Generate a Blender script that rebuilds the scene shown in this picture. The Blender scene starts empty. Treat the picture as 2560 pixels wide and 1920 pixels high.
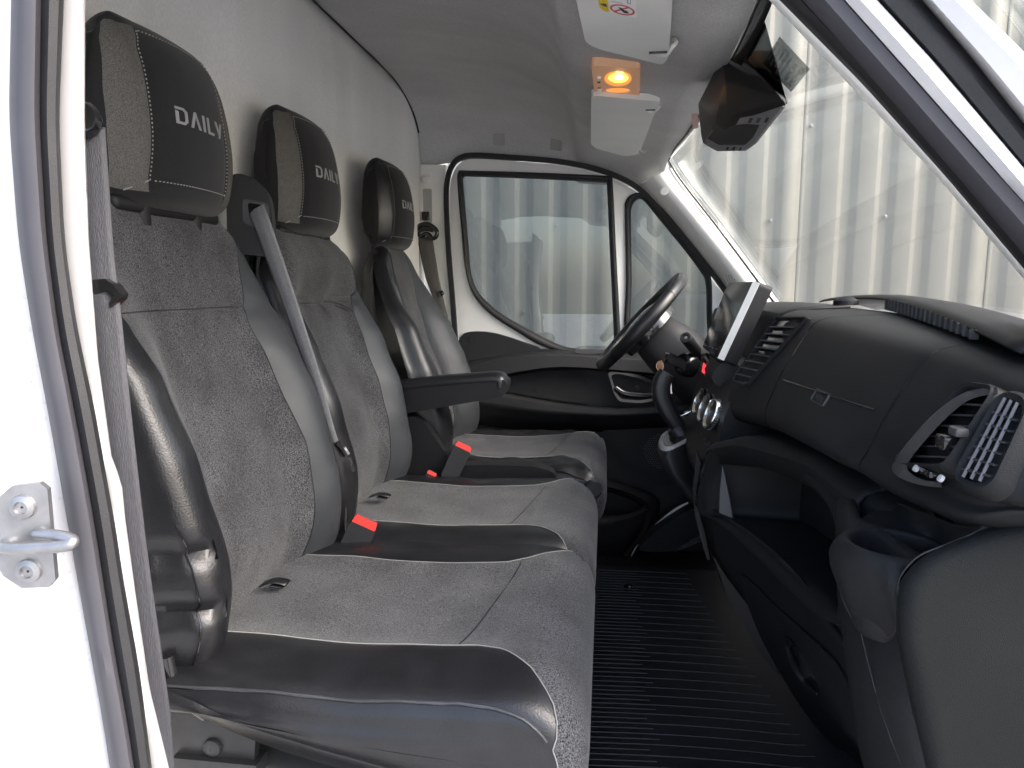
import bpy, bmesh, math, random
from mathutils import Vector, Matrix, noise
R = math.radians
random.seed(7)
S = bpy.context.scene
COL = S.collection
# ---------------------------------------------------------------- camera
# the cab is measured from the camera: X forward in the van, Y across it, Z up
F_PX, YAW, PITCH = 1775.0, R(7.5), R(7.7)
cam_d = bpy.data.cameras.new('camera'); cam = bpy.data.objects.new('camera', cam_d); COL.objects.link(cam)
cam_d.sensor_width = 36.0; cam_d.lens = 36.0 * F_PX / 2560.0; cam_d.clip_start = 0.02; cam_d.clip_end = 400
cam.rotation_euler = (R(90) - PITCH, 0, YAW)
S.camera = cam
# ---------------------------------------------------------------- sky, sun, exposure
W = bpy.data.worlds.new('World'); S.world = W; W.use_nodes = True
nt = W.node_tree; bg = nt.nodes['Background']
sky = nt.nodes.new('ShaderNodeTexSky'); sky.sky_type = 'NISHITA'; sky.sun_disc = False
SUN_EL, SUN_AZ = R(42), R(112)      # azimuth of the sun, clockwise from +Y
sky.sun_elevation = SUN_EL; sky.sun_rotation = SUN_AZ
sky.air_density = 1.0; sky.dust_density = 4.0; sky.ozone_density = 1.0
bg.inputs['Strength'].default_value = 0.15
nt.links.new(sky.outputs[0], bg.inputs['Color'])
sl = bpy.data.lights.new('sun', 'SUN'); sl.energy = 1.3; sl.angle = R(45); sl.color = (1.0, .985, .975)
sun = bpy.data.objects.new('sun', sl); COL.objects.link(sun)
sd = Vector((math.sin(SUN_AZ) * math.cos(SUN_EL), math.cos(SUN_AZ) * math.cos(SUN_EL), math.sin(SUN_EL)))
sun.rotation_euler = sd.to_track_quat('Z', 'Y').to_euler()
vs = S.view_settings; vs.view_transform = 'Standard'; vs.look = 'None'; vs.exposure = 2.18; vs.gamma = 1
S.cycles.max_bounces = 10; S.cycles.diffuse_bounces = 6; S.cycles.transparent_max_bounces = 16
S.cycles.use_denoising = True
S.cycles.sample_clamp_indirect = 6

# ---------------------------------------------------------------- helpers
_f = Vector((-math.sin(YAW) * math.cos(PITCH), math.cos(YAW) * math.cos(PITCH), -math.sin(PITCH)))
_r = Vector((math.cos(YAW), math.sin(YAW), 0)); _u = _r.cross(_f)
def ray(u, v): return _f + (u - 1280) / F_PX * _r + (960 - v) / F_PX * _u
def at(u, v, y):            # the place at distance y across the cab that a measured point of the photo belongs to
    d = ray(u, v); return d * (y / d.y)
def atx(u, v, x): d = ray(u, v); return d * (x / d.x)
def atz(u, v, z): d = ray(u, v); return d * (z / d.z)
def V(*a): return Vector(a)
def lerp(a, b, t): return a + (b - a) * t
def sstep(a, b, x):
    t = min(1, max(0, (x - a) / (b - a))); return t * t * (3 - 2 * t)
def interp(tab, x):
    if x <= tab[0][0]: return tab[0][1]
    for (a, b), (c, d) in zip(tab, tab[1:]):
        if x <= c: return b + (d - b) * (x - a) / (c - a)
    return tab[-1][1]
def spline(pts, n=8, closed=False):
    pts = [Vector(p) for p in pts]; m = len(pts); out = []
    if m < 3 and not closed:
        return [pts[0].lerp(pts[-1], k / n) for k in range(n + 1)]
    for i in range(m if closed else m - 1):
        g = lambda k: pts[k % m] if closed else pts[max(0, min(m - 1, k))]
        p0, p1, p2, p3 = g(i - 1), g(i), g(i + 1), g(i + 2)
        for k in range(n):
            t = k / n
            out.append(.5 * ((2 * p1) + (p2 - p0) * t + (2 * p0 - 5 * p1 + 4 * p2 - p3) * t * t + (3 * p1 - p0 - 3 * p2 + p3) * t ** 3))
    if not closed: out.append(pts[-1].copy())
    return out
def resample(pts, n, closed=False):
    P = list(pts) + ([pts[0]] if closed else [])
    L = [0]
    for a, b in zip(P, P[1:]): L.append(L[-1] + (b - a).length)
    out = []; j = 0; m = n if closed else n - 1
    for k in range(n):
        d = L[-1] * k / m
        while j < len(L) - 2 and L[j + 1] < d: j += 1
        out.append(P[j].lerp(P[j + 1], (d - L[j]) / max(1e-9, L[j + 1] - L[j])))
    return out
def arc_round(poly, r, n=5):        # rounds the corners of a closed polygon
    out = []; m = len(poly)
    for i in range(m):
        a, b, c = poly[i - 1], poly[i], poly[(i + 1) % m]
        rr = r[i] if isinstance(r, (list, tuple)) else r
        d1 = (a - b); d2 = (c - b); q = min(rr, d1.length * .48, d2.length * .48)
        p, s = b + d1.normalized() * q, b + d2.normalized() * q
        for k in range(n + 1):
            t = k / n; out.append(p * (1 - t) ** 2 + b * 2 * t * (1 - t) + s * t * t)
    return out
def mk(name, verts, faces, mat, parent=None, sharp=35, smooth=True):
    me = bpy.data.meshes.new(name); me.from_pydata([tuple(v) for v in verts], [], faces); me.validate(); me.update()
    bm = bmesh.new(); bm.from_mesh(me); bmesh.ops.recalc_face_normals(bm, faces=bm.faces); bm.to_mesh(me); bm.free()
    if smooth:
        me.polygons.foreach_set('use_smooth', [True] * len(me.polygons)); me.set_sharp_from_angle(angle=R(sharp))
    return ob(name, me, mat, parent)
def ob(name, me, mat, parent=None):
    o = bpy.data.objects.new(name, me); COL.objects.link(o)
    if mat is not None: me.materials.append(mat)
    if parent is not None:
        o.parent = parent
        if parent.type == 'EMPTY': o.matrix_parent_inverse = Matrix.Translation(-parent.location)
    return o
def thing(name, label, cat, loc=(0, 0, 0), group=None):
    e = bpy.data.objects.new(name, None); COL.objects.link(e); e.location = loc; e.empty_display_size = .1
    return tag(e, label, cat, group)
def tag(o, label, cat, group=None):
    o['label'] = label; o['category'] = cat
    if group: o['group'] = group
    return o
def structure(o): o['kind'] = 'structure'; return o
def stuff(o): o['kind'] = 'stuff'; return o
class MB:                   # collects shapes that belong to ONE part
    def __init__(s): s.v = []; s.f = []
    def add(s, v, f):
        n = len(s.v); s.v += [Vector(x) for x in v]; s.f += [[i + n for i in q] for q in f]; return s
    def build(s, name, mat, parent=None, sharp=35): return mk(name, s.v, s.f, mat, parent, sharp)
def loftg(rows, closed=False, caps=False, wrap=False):
    n = len(rows[0]); v = [p for r in rows for p in r]; f = []
    m = len(rows)
    for i in range(m if wrap else m - 1):
        for j in range(n if closed else n - 1):
            a, b = i * n + j, i * n + (j + 1) % n
            c, d = ((i + 1) % m) * n + (j + 1) % n, ((i + 1) % m) * n + j
            f.append([a, b, c, d])
    if caps and closed: f.append(list(range(n))[::-1]); f.append([(m - 1) * n + j for j in range(n)])
    return v, f
def sweepg(path, prof, ref=(0, 1, 0), closed=False, pclosed=True, caps=True, scale=None):
    path = [Vector(p) for p in path]; m = len(path); rows = []
    U0 = None
    for i, p in enumerate(path):
        a = path[(i - 1) % m] if closed else path[max(0, i - 1)]; b = path[(i + 1) % m] if closed else path[min(m - 1, i + 1)]
        T = (b - a).normalized()
        if ref is None:
            if U0 is None:
                U0 = T.orthogonal()
            U = (U0 - T * U0.dot(T)).normalized(); U0 = U
        else:
            rf = Vector(ref); U = (rf - T * rf.dot(T)).normalized()
        Vv = T.cross(U); s = scale(i / max(1, m - 1)) if scale else 1
        rows.append([p + U * (q[0] * s) + Vv * (q[1] * s) for q in prof])
    return loftg(rows, closed=pclosed, caps=caps and not closed, wrap=closed)
def circ(r, n=10, rb=None): return [(r * math.cos(2 * math.pi * k / n), (rb or r) * math.sin(2 * math.pi * k / n)) for k in range(n)]
def tube(name, path, r, mat, parent=None, n=8, closed=False, scale=None):
    return mk(name, *sweepg(path, circ(r, n), None, closed, scale=scale), mat, parent, 60)
def prismg(poly, vec, bev=0, seg=2):
    bm = bmesh.new(); vec = Vector(vec)
    a = [bm.verts.new(p) for p in poly]; b = [bm.verts.new(Vector(p) + vec) for p in poly]; n = len(poly)
    bm.faces.new(a[::-1]); bm.faces.new(b)
    for i in range(n): bm.faces.new((a[i], a[(i + 1) % n], b[(i + 1) % n], b[i]))
    if bev:
        es = [e for e in bm.edges if len(e.link_faces) == 2 and (len(e.link_faces[0].verts) > 4 or len(e.link_faces[1].verts) > 4 or n <= 4) and e.calc_face_angle(0) > .6]
        bmesh.ops.bevel(bm, geom=es, offset=bev, segments=seg, profile=.5, affect='EDGES')
    bmesh.ops.triangulate(bm, faces=[f for f in bm.faces if len(f.verts) > 4])
    bm.verts.index_update(); v = [x.co.copy() for x in bm.verts]; f = [[q.index for q in fc.verts] for fc in bm.faces]; bm.free()
    return v, f
def prism(name, poly, vec, mat, parent=None, bev=0, seg=2, sharp=35): return mk(name, *prismg(poly, vec, bev, seg), mat, parent, sharp)
def boxg(c, size, rot=None, bev=0, seg=2):
    bm = bmesh.new(); bmesh.ops.create_cube(bm, size=1)
    for v in bm.verts: v.co = Vector((v.co.x * size[0], v.co.y * size[1], v.co.z * size[2]))
    if bev: bmesh.ops.bevel(bm, geom=bm.edges[:], offset=bev, segments=seg, profile=.5, affect='EDGES')
    M = Matrix.Translation(Vector(c)) @ (rot.to_4x4() if rot is not None else Matrix())
    bmesh.ops.transform(bm, matrix=M, verts=bm.verts)
    v = [x.co.copy() for x in bm.verts]; bm.verts.index_update(); f = [[q.index for q in fc.verts] for fc in bm.faces]; bm.free()
    return v, f
def box(name, c, size, mat, parent=None, rot=None, bev=0, seg=2): return mk(name, *boxg(c, size, rot, bev, seg), mat, parent)
def latheg(c, axis, prof, n=24, up=None):    # prof: (radius, height along axis)
    ax = Vector(axis).normalized(); a = ax.orthogonal().normalized() if up is None else (Vector(up) - ax * Vector(up).dot(ax)).normalized(); b = ax.cross(a)
    rows = [[Vector(c) + ax * h + (a * math.cos(2 * math.pi * k / n) + b * math.sin(2 * math.pi * k / n)) * max(r, 1e-5) for k in range(n)] for r, h in prof]
    return loftg(rows, closed=True)
def lathe(name, c, axis, prof, mat, parent=None, n=24): return mk(name, *latheg(c, axis, prof, n), mat, parent)
def frameg(outer, inner, vec):      # ring between two loops of equal count, with thickness
    vec = Vector(vec); n = len(outer); v = list(outer) + list(inner) + [p + vec for p in outer] + [p + vec for p in inner]; f = []
    for i in range(n):
        j = (i + 1) % n
        f += [[i, j, n + j, n + i], [2 * n + i, 3 * n + i, 3 * n + j, 2 * n + j], [i, 2 * n + i, 2 * n + j, j], [n + i, n + j, 3 * n + j, 3 * n + i]]
    return v, f
def solid(o, t, off=1):
    m = o.modifiers.new('thickness', 'SOLIDIFY'); m.thickness = t; m.offset = off; return o
def frame_axes(n, up=(0, 0, 1)):
    n = Vector(n).normalized(); u = Vector(up); u = (u - n * u.dot(n)).normalized(); return u.cross(n), u, n
def text_mesh(name, txt, pos, right, up, h, mat, parent=None, depth=.0004, align='CENTER', sx=1.0):
    cu = bpy.data.curves.new(name, 'FONT'); cu.body = txt; cu.size = 1; cu.align_x = align; cu.align_y = 'CENTER'; cu.resolution_u = 3
    t = bpy.data.objects.new(name, cu); COL.objects.link(t)
    dg = bpy.context.evaluated_depsgraph_get(); me = bpy.data.meshes.new_from_object(t.evaluated_get(dg))
    bpy.data.objects.remove(t); bpy.data.curves.remove(cu)
    rt = Vector(right).normalized(); u = Vector(up); u = (u - rt * u.dot(rt)).normalized(); nn = rt.cross(u)
    for v in me.vertices: v.co = Vector(pos) + rt * (v.co.x * h * sx) + u * (v.co.y * h) + nn * depth
    me.name = name
    return ob(name, me, mat, parent)
# ---------------------------------------------------------------- materials
MATS = {}
def mat(name, col, rough=.5, metal=0, var=0, vscale=60, bump=0, bscale=800, spec=.5, coat=0, stretch=(1, 1, 1), fine=0, fscale=900, sheen=0, emit=None, estr=0, trans=0, col2=None, alpha=1):
    m = bpy.data.materials.new(name); m.use_nodes = True; n = m.node_tree; b = n.nodes['Principled BSDF']; L = n.links
    b.inputs['Base Color'].default_value = (*col, 1); b.inputs['Roughness'].default_value = rough; b.inputs['Metallic'].default_value = metal
    b.inputs['Specular IOR Level'].default_value = spec; b.inputs['Coat Weight'].default_value = coat; b.inputs['Coat Roughness'].default_value = .08
    b.inputs['Sheen Weight'].default_value = sheen; b.inputs['Transmission Weight'].default_value = trans; b.inputs['Alpha'].default_value = alpha
    if emit: b.inputs['Emission Color'].default_value = (*emit, 1); b.inputs['Emission Strength'].default_value = estr
    tc = n.nodes.new('ShaderNodeTexCoord'); mp = n.nodes.new('ShaderNodeMapping'); mp.inputs['Scale'].default_value = stretch
    L.new(tc.outputs['Object'], mp.inputs['Vector'])
    def nz(scale, det=3):
        t = n.nodes.new('ShaderNodeTexNoise'); t.inputs['Scale'].default_value = scale; t.inputs['Detail'].default_value = det; L.new(mp.outputs[0], t.inputs['Vector']); return t
    cur = None
    if var or fine:
        def mixin(fac_node, amt, prev):
            cr = n.nodes.new('ShaderNodeValToRGB'); lo = 1 - amt; hi = 1 + amt
            cr.color_ramp.elements[0].position = .3; cr.color_ramp.elements[1].position = .7
            c2 = col2 or tuple(min(1, c * hi) for c in col)
            if prev is None:
                cr.color_ramp.elements[0].color = (*[c * lo for c in col], 1); cr.color_ramp.elements[1].color = (*c2, 1)
                L.new(fac_node.outputs['Fac'], cr.inputs[0]); return cr.outputs[0]
            cr.color_ramp.elements[0].color = (lo, lo, lo, 1); cr.color_ramp.elements[1].color = (hi, hi, hi, 1)
            L.new(fac_node.outputs['Fac'], cr.inputs[0])
            mx = n.nodes.new('ShaderNodeMix'); mx.data_type = 'RGBA'; mx.blend_type = 'MULTIPLY'; mx.inputs[0].default_value = 1
            L.new(prev, mx.inputs[6]); L.new(cr.outputs[0], mx.inputs[7]); return mx.outputs[2]
        if var: cur = mixin(nz(vscale, 4), var, cur)
        if fine: cur = mixin(nz(fscale, 2), fine, cur)
        L.new(cur, b.inputs['Base Color'])
    if var:
        rr = n.nodes.new('ShaderNodeMapRange'); rr.inputs['To Min'].default_value = max(.02, rough - .07); rr.inputs['To Max'].default_value = min(1, rough + .07)
        L.new(nz(vscale * .6, 4).outputs['Fac'], rr.inputs['Value']); L.new(rr.outputs[0], b.inputs['Roughness'])
    if bump:
        bp = n.nodes.new('ShaderNodeBump'); bp.inputs['Strength'].default_value = bump; bp.inputs['Distance'].default_value = .001
        L.new(nz(bscale, 3).outputs['Fac'], bp.inputs['Height']); L.new(bp.outputs[0], b.inputs['Normal'])
    MATS[name] = m; return m
M = MATS
mat('seat_fabric', (.052, .0525, .0555), .95, var=.30, vscale=13, fine=1.0, fscale=560, bump=.6, bscale=560, sheen=.15, spec=.2)
mat('leather', (.0095, .0098, .0115), .33, var=.2, vscale=30, bump=.35, bscale=420, spec=.5)
mat('leather_grey', (.030, .033, .0375), .48, var=.15, vscale=25, bump=.3, bscale=420)
mat('head_fabric', (.013, .013, .014), .9, fine=.35, fscale=900, bump=.5, bscale=900, sheen=.15, spec=.2)
mat('head_mesh', (.092, .088, .082), .8, fine=.6, fscale=900, bump=.6, bscale=900, spec=.3)
mat('thread', (.24, .235, .225), .8)
mat('logo_grey', (.27, .27, .27), .5)
mat('black_plastic', (.011, .011, .0125), .50, var=.12, vscale=8, bump=.35, bscale=1500, spec=.32)
mat('door_inset', (.021, .021, .023), .7, bump=.5, bscale=1100, spec=.3)
mat('dash_plastic', (.0115, .0122, .0135), .50, var=.15, vscale=7, bump=.5, bscale=1300, spec=.22)
mat('door_plastic', (.016, .016, .018), .55, var=.12, vscale=9, bump=.4, bscale=1400, spec=.4)
mat('gloss_black', (.012, .012, .013), .16, spec=.5, coat=.4)
mat('grey_plastic', (.075, .078, .082), .55, bump=.2, bscale=1500)
mat('vent_trim', (.050, .048, .050), .38, bump=.1, bscale=1500)
mat('rubber', (.010, .010, .012), .6, var=.2, vscale=30, bump=.3, bscale=900)
mat('rubber_grey', (.043, .042, .050), .55, var=.12, vscale=12)
mat('paint_white_bright', (.82, .82, .81), .25, var=.03, vscale=5, coat=.5)  # same white paint, lighter copy to make up for weak light on the door
mat('paint_white_dimmed', (.52, .52, .53), .25, var=.03, vscale=5, coat=.5)  # same white paint, darkened to offset the strong light on the doorway
mat('trim_white', (.80, .80, .77), .4, var=.04, vscale=6)
mat('trim_grey', (.36, .365, .36), .6, var=.05, vscale=9, bump=.2, bscale=1200)
mat('headliner', (.50, .50, .50), .95, var=.10, vscale=5, fine=.2, fscale=600, bump=.5, bscale=500, spec=.1, stretch=(.5, 1.5, 1))
mat('rear_panel', (.76, .76, .745), .95, var=.06, vscale=5, fine=.1, fscale=500, bump=.3, bscale=500, spec=.1, stretch=(1, 1.5, .4))
mat('visor_vinyl', (.70, .71, .70), .7, var=.04, vscale=8, bump=.4, bscale=700)
mat('belt', (.046, .047, .056), .55, fine=.25, fscale=700, bump=.5, bscale=700, stretch=(2, 2, .2))  # webbing tone lowered to offset strong light on the doorway belt
mat('belt_paled', (.15, .155, .165), .55, fine=.25, fscale=700, bump=.5, bscale=700, stretch=(2, 2, .2))  # same webbing, paled in place of light on the middle belt
mat('dash_plastic_dimmed', (.0085, .0098, .0102), .62, var=.12, vscale=9, bump=.6, bscale=1100, spec=.15)  # dash plastic darkened to imitate dim surroundings mirrored in the end panel
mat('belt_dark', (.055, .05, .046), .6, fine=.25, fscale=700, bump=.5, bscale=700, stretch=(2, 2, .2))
mat('red_plastic', (.75, .03, .02), .4, emit=None)
mat('red_light', (.55, .03, .04), .3, emit=(1, .06, .08), estr=.25)
mat('chrome', (.75, .74, .72), .18, metal=1)
mat('satin', (.80, .79, .77), .35, metal=.3)
mat('steel', (.30, .30, .31), .42, metal=.85, var=.15, vscale=60)
mat('dark_steel', (.03, .031, .034), .4, metal=.3, var=.2, vscale=30)
mat('screen', (.010, .011, .012), .10, spec=.45)
mat('bar_grey', (.17, .17, .18), .4)
mat('tray_grey', (.13, .13, .135), .4)
mat('guide_grey', (.035, .036, .039), .45, bump=.25, bscale=1500)
mat('slat', (.030, .030, .032), .45)
mat('mat_rubber', (.020, .022, .029), .55, var=.2, vscale=9, bump=.4, bscale=700)
mat('mat_rib', (.020, .021, .026), .5)
mat('cream_sheet', (.225, .222, .202), .38, var=.05, vscale=1.5, spec=.5, stretch=(1, 1, .15))
mat('pale_ground', (.36, .355, .345), .9, var=.25, vscale=3, fine=.3, fscale=60, bump=.4, bscale=90)  # unseen ground, made pale to bounce light into the cab
mat('carpet_grey', (.075, .075, .08), .95, fine=.9, fscale=260, bump=.8, bscale=300)
mat('pink_plastic', (.62, .42, .38), .5)
mat('sticker_white', (.78, .78, .77), .5)
mat('sticker_yellow', (.72, .55, .02), .5)
mat('sticker_red', (.55, .08, .10), .5)
mat('print_dark', (.07, .07, .08), .6)
mat('print_blue', (.30, .36, .55), .6)
mat('print_white', (.45, .45, .46), .6)
mat('symbol_grey', (.20, .20, .21), .6)
mat('lamp_plate', (.62, .46, .34), .5, spec=.4, emit=(1, .34, .08), estr=.03)
mat('lamp_lens', (.75, .35, .08), .3, emit=(1, .32, .04), estr=.20)
mat('lamp_bulb', (.9, .6, .2), .3, emit=(1, .60, .08), estr=.50)
mat('lamp_core', (1, .9, .6), .3, emit=(1, .88, .55), estr=1.6)
def glass_mat(name, tint, refl=.06, rough=0.0, milky=0):
    m = bpy.data.materials.new(name); m.use_nodes = True; n = m.node_tree; L = n.links; n.nodes.remove(n.nodes['Principled BSDF'])
    out = n.nodes['Material Output']; tr = n.nodes.new('ShaderNodeBsdfTransparent'); tr.inputs[0].default_value = (*tint, 1)
    gl = n.nodes.new('ShaderNodeBsdfGlossy'); gl.inputs['Roughness'].default_value = rough; gl.inputs[0].default_value = (.9, .95, .95, 1)
    lw = n.nodes.new('ShaderNodeLayerWeight'); lw.inputs['Blend'].default_value = .5
    pw = n.nodes.new('ShaderNodeMath'); pw.operation = 'POWER'; pw.inputs[1].default_value = 5; L.new(lw.outputs['Facing'], pw.inputs[0])
    mr = n.nodes.new('ShaderNodeMapRange'); mr.inputs['To Min'].default_value = refl; mr.inputs['To Max'].default_value = .8; L.new(pw.outputs[0], mr.inputs['Value'])
    mx = n.nodes.new('ShaderNodeMixShader'); L.new(mr.outputs[0], mx.inputs[0]); L.new(tr.outputs[0], mx.inputs[1]); L.new(gl.outputs[0], mx.inputs[2])
    last = mx
    if milky:
        df = n.nodes.new('ShaderNodeBsdfTranslucent'); df.inputs[0].default_value = (.8, .85, .8, 1); m2 = n.nodes.new('ShaderNodeMixShader'); m2.inputs[0].default_value = milky
        L.new(mx.outputs[0], m2.inputs[1]); L.new(df.outputs[0], m2.inputs[2]); last = m2
    L.new(last.outputs[0], out.inputs[0]); MATS[name] = m; return m
glass_mat('windscreen_glass', (.92, .925, .915))
glass_mat('door_glass', (.53, .56, .57))
glass_mat('droplet', (.9, .92, .93))
glass_mat('label_film', (.78, .80, .80))
from mathutils.geometry import tessellate_polygon
def plateg(outer, holes, vec):
    loops = [list(outer)] + [list(h) for h in holes]; P = [p for l in loops for p in l]; n = len(P); vec = Vector(vec)
    tr = tessellate_polygon(loops); v = P + [p + vec for p in P]; f = []
    for t in tr: f += [list(t), [q + n for q in t][::-1]]
    k = 0
    for l in loops:
        m = len(l)
        for i in range(m): a, b = k + i, k + (i + 1) % m; f.append([a, b, b + n, a + n])
        k += m
    return v, f
def pix(pts, y): return [at(u, v, y) for u, v in pts]
# ================================================================ ground and wall outside
structure(mk('ground', [V(-40, -40, -1.62), V(40, -40, -1.62), V(40, 40, -1.62), V(-40, 40, -1.62)], [[0, 1, 2, 3]], M['pale_ground']))
WY, PITCHW = 4.4, .0472 * 4.4
wall = thing('corrugated_wall', 'cream corrugated metal wall standing behind the van, seen through its windows', 'wall', (0, WY, -1.62))
b0 = -.154 * WY
k0, k1 = -16, 26
for s0 in range(k0, k1, 5):
    pr = []
    for k in range(s0, s0 + 5):
        x = b0 + k * PITCHW
        pr += [(x - .0925, 0), (x - .0655, .0135), (x - .0205, .0135), (x + .0205, 0)]
    pr.append((b0 + (s0 + 5) * PITCHW - .0925, 0))
    # small bevel at every fold
    pb = [pr[0]]
    for a, b, c in zip(pr, pr[1:], pr[2:]):
        A, B, Cc = V(*a), V(*b), V(*c)
        pb += [tuple(B + (A - B).normalized() * .003), tuple(B + (Cc - B).normalized() * .003)]
    pb.append(pr[-1])
    rows = [[V(x, WY + y + (.0015 if (s0 // 5) % 2 else 0), z) for x, y in pb] for z in [-1.62 + 6.2 * q / 6 for q in range(7)]]
    solid(mk('sheet', *loftg(rows), M['cream_sheet'], wall, 20), .0008)
sc_pts = [(2028, 315), (1926, 551), (2213, 541), (1391, 563), (2401, 767), (1307, 781)]
for u, v in sc_pts:
    p = at(u, v, WY)
    mk('screw', *latheg(p + V(0, .001, 0), (0, -1, 0), [(.011, 0), (.011, .002), (.007, .003), (.0065, .008), (.001, .0085)], 12), M['steel'], wall)
# ================================================================ rear wall, headliner, floor
def rear_x(y): return -.668 - .012 * math.cos((y - 1.49) * 1.6) + .028 * sstep(2.1, 2.48, y) + .028 * sstep(.88, .5, y)
ys = [.52 + (2.475 - .52) * k / 40 for k in range(41)]
SIDE_L, SIDE_R = .53, 2.47
def ceil_top(x): return interp([(-.70, .658), (-.5, .645), (-.3, .61), (-.2, .578), (-.14, .545), (-.11, .505), (-.092, .465), (-.07, .445), (0, .438), (.08, .430), (.15, .414), (.21, .400)], x)
def ceil_side(x): return interp([(-.70, .405), (-.52, .43), (-.4, .432), (-.16, .418), (-.05, .395), (.05, .357), (.12, .31), (.21, .235)], x)
def ceil_z(x, y):
    d = min(y - SIDE_L, SIDE_R - y); Rr = .36; zt, zs = ceil_top(x), ceil_side(x)
    if d >= Rr: return zt
    q = (Rr - max(d, 0)) / Rr; p = 2.1
    return zs + (zt - zs) * max(0, 1 - q ** p) ** (1 / p)
rows = []
for z in [-.92 + 1.6 * k / 24 for k in range(25)]:
    rows.append([V(rear_x(y), y, min(z, ceil_z(-.66, y) + .004)) for y in ys])
solid(structure(mk('rear_wall', *loftg(rows), M['rear_panel'])), .02)
yy = [SIDE_L + (SIDE_R - SIDE_L) * (.5 - .5 * math.cos(math.pi * k / 60)) for k in range(61)]
xs = [-.70, -.66, -.6, -.5, -.4, -.3, -.24, -.2, -.17, -.15, -.135, -.12, -.11, -.1, -.092, -.085, -.075, -.06, -.03, 0, .04, .08, .12, .15, .18]
def head_edge(y): return .178 + .034 * max(0, 1 - ((y - 1.49) / .84) ** 2)
rows = []
for x in xs:
    rows.append([V(x if x < .15 else lerp(.15, head_edge(y), (x - .15) / .03), y, ceil_z(x, y) + .0016 * noise.noise(V(x * 9, y * 9, 0))) for y in yy])
hl = structure(mk('headliner', *loftg(rows), M['headliner'], None, 60)); solid(hl, .006, 0)
# dark joint between the rear wall and the headliner
jp = [V(rear_x(y) + .003, y, ceil_z(-.66, y) - .001) for y in [1.2 + (2.435 - 1.2) * k / 40 for k in range(41)]]
mk('rear_joint', *sweepg(jp, circ(.0036, 6), None), M['rubber'], hl)
structure(mk('cab_floor', [V(-.7, .5, -.905), V(.95, .5, -.905), V(.95, 2.5, -.905), V(-.7, 2.5, -.905)], [[0, 1, 2, 3]], M['black_plastic']))
# ================================================================ van body: what frames the open passenger doorway
body = thing('van_body', 'white painted van body with black door seals framing the open passenger doorway', 'van', (0, .5, -1.62))
def edge_tab(t): return lambda v: interp_ex([(b, a) for a, b in t], v)
def interp_ex(tab, x):
    if x < tab[0][0]: a, b = tab[0], tab[1]
    elif x > tab[-1][0]: a, b = tab[-2], tab[-1]
    else: return interp(tab, x)
    return a[1] + (b[1] - a[1]) * (x - a[0]) / (b[0] - a[0])
E1 = edge_tab([(36, 0), (30, 295), (53, 600), (89, 832), (122, 1001), (156, 1191), (175, 1300), (195, 1417), (234, 1634), (265, 1808), (282, 1920)])
EG = edge_tab([(102, 0), (98, 295), (116, 600), (146, 832), (180, 1001), (215, 1191), (234, 1300), (252, 1417), (285, 1634), (318, 1808), (335, 1920)])
E2 = edge_tab([(152, 0), (140, 300), (154, 600), (184, 811), (230, 1022), (259, 1190), (280, 1300), (300, 1440), (343, 1677), (373, 1920)])
E3 = edge_tab([(208, 0), (207, 300), (217, 600), (240, 895), (274, 1140), (300, 1210), (309, 1300), (334, 1482), (369, 1720), (418, 1920)])
vv = [-260 + 2400 * k / 60 for k in range(61)]
def sm(e): # soften the kinks of a measured edge
    return lambda v: sum(e(v + d) for d in (-60, -30, 0, 30, 60)) / 5
E1, EG, E2 = sm(E1), sm(EG), sm(E2)
def strip(name, defs, mt, par, thick=.012, vlist=None, sharp=40):
    rows = [[at(e(v), v, y) for v in (vlist or vv)] for e, y in defs]
    o = mk(name, *loftg(rows), mt, par, sharp)
    return solid(o, thick, 0) if thick else o
def mix(a, b, t): return lambda v: a(v) * (1 - t) + b(v) * t
strip('door_seal', [(E1, .512), (mix(E1, EG, .06), .500), (mix(E1, EG, .25), .4935), (mix(E1, EG, .5), .493), (mix(E1, EG, .75), .495), (mix(E1, EG, .93), .502), (EG, .516)], M['rubber_grey'], body, .004)
strip('seal_lip', [(mix(EG, E2, -.03), .520), (mix(EG, E2, .06), .508), (mix(EG, E2, .25), .502), (mix(EG, E2, .5), .5005), (mix(EG, E2, .8), .503), (mix(EG, E2, .97), .511), (E2, .524)], M['rubber'], body, .004)
strip('pillar_flange', [(mix(E2, E3, -.25), .532), (E2, .529), (mix(E2, E3, .3), .526), (mix(E2, E3, .75), .527), (mix(E2, E3, .95), .532), (E3, .542), (mix(E2, E3, .97), .60)], M['paint_white_dimmed'], body, .003)
# jamb: the painted pillar face outside the seal, with its pressed curves
rows = []
for k in range(26):
    t = k / 25; row = []
    for v in vv:
        p = at(E1(v), v, .507); bulge = .012 * math.sin(min(1, t * 2.2) * math.pi) * sstep(300, 1500, v)
        lowr = sstep(1250, 1900, v) * .02 * math.sin(t * 9)
        row.append(V(p.x - .36 * t, p.y + .004 - .075 * sstep(0, 1, t * 1.4) - bulge - lowr * t, p.z))
    rows.append(row)
solid(mk('door_jamb', *loftg(rows), M['paint_white_dimmed'], body, 50), .01)
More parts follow.
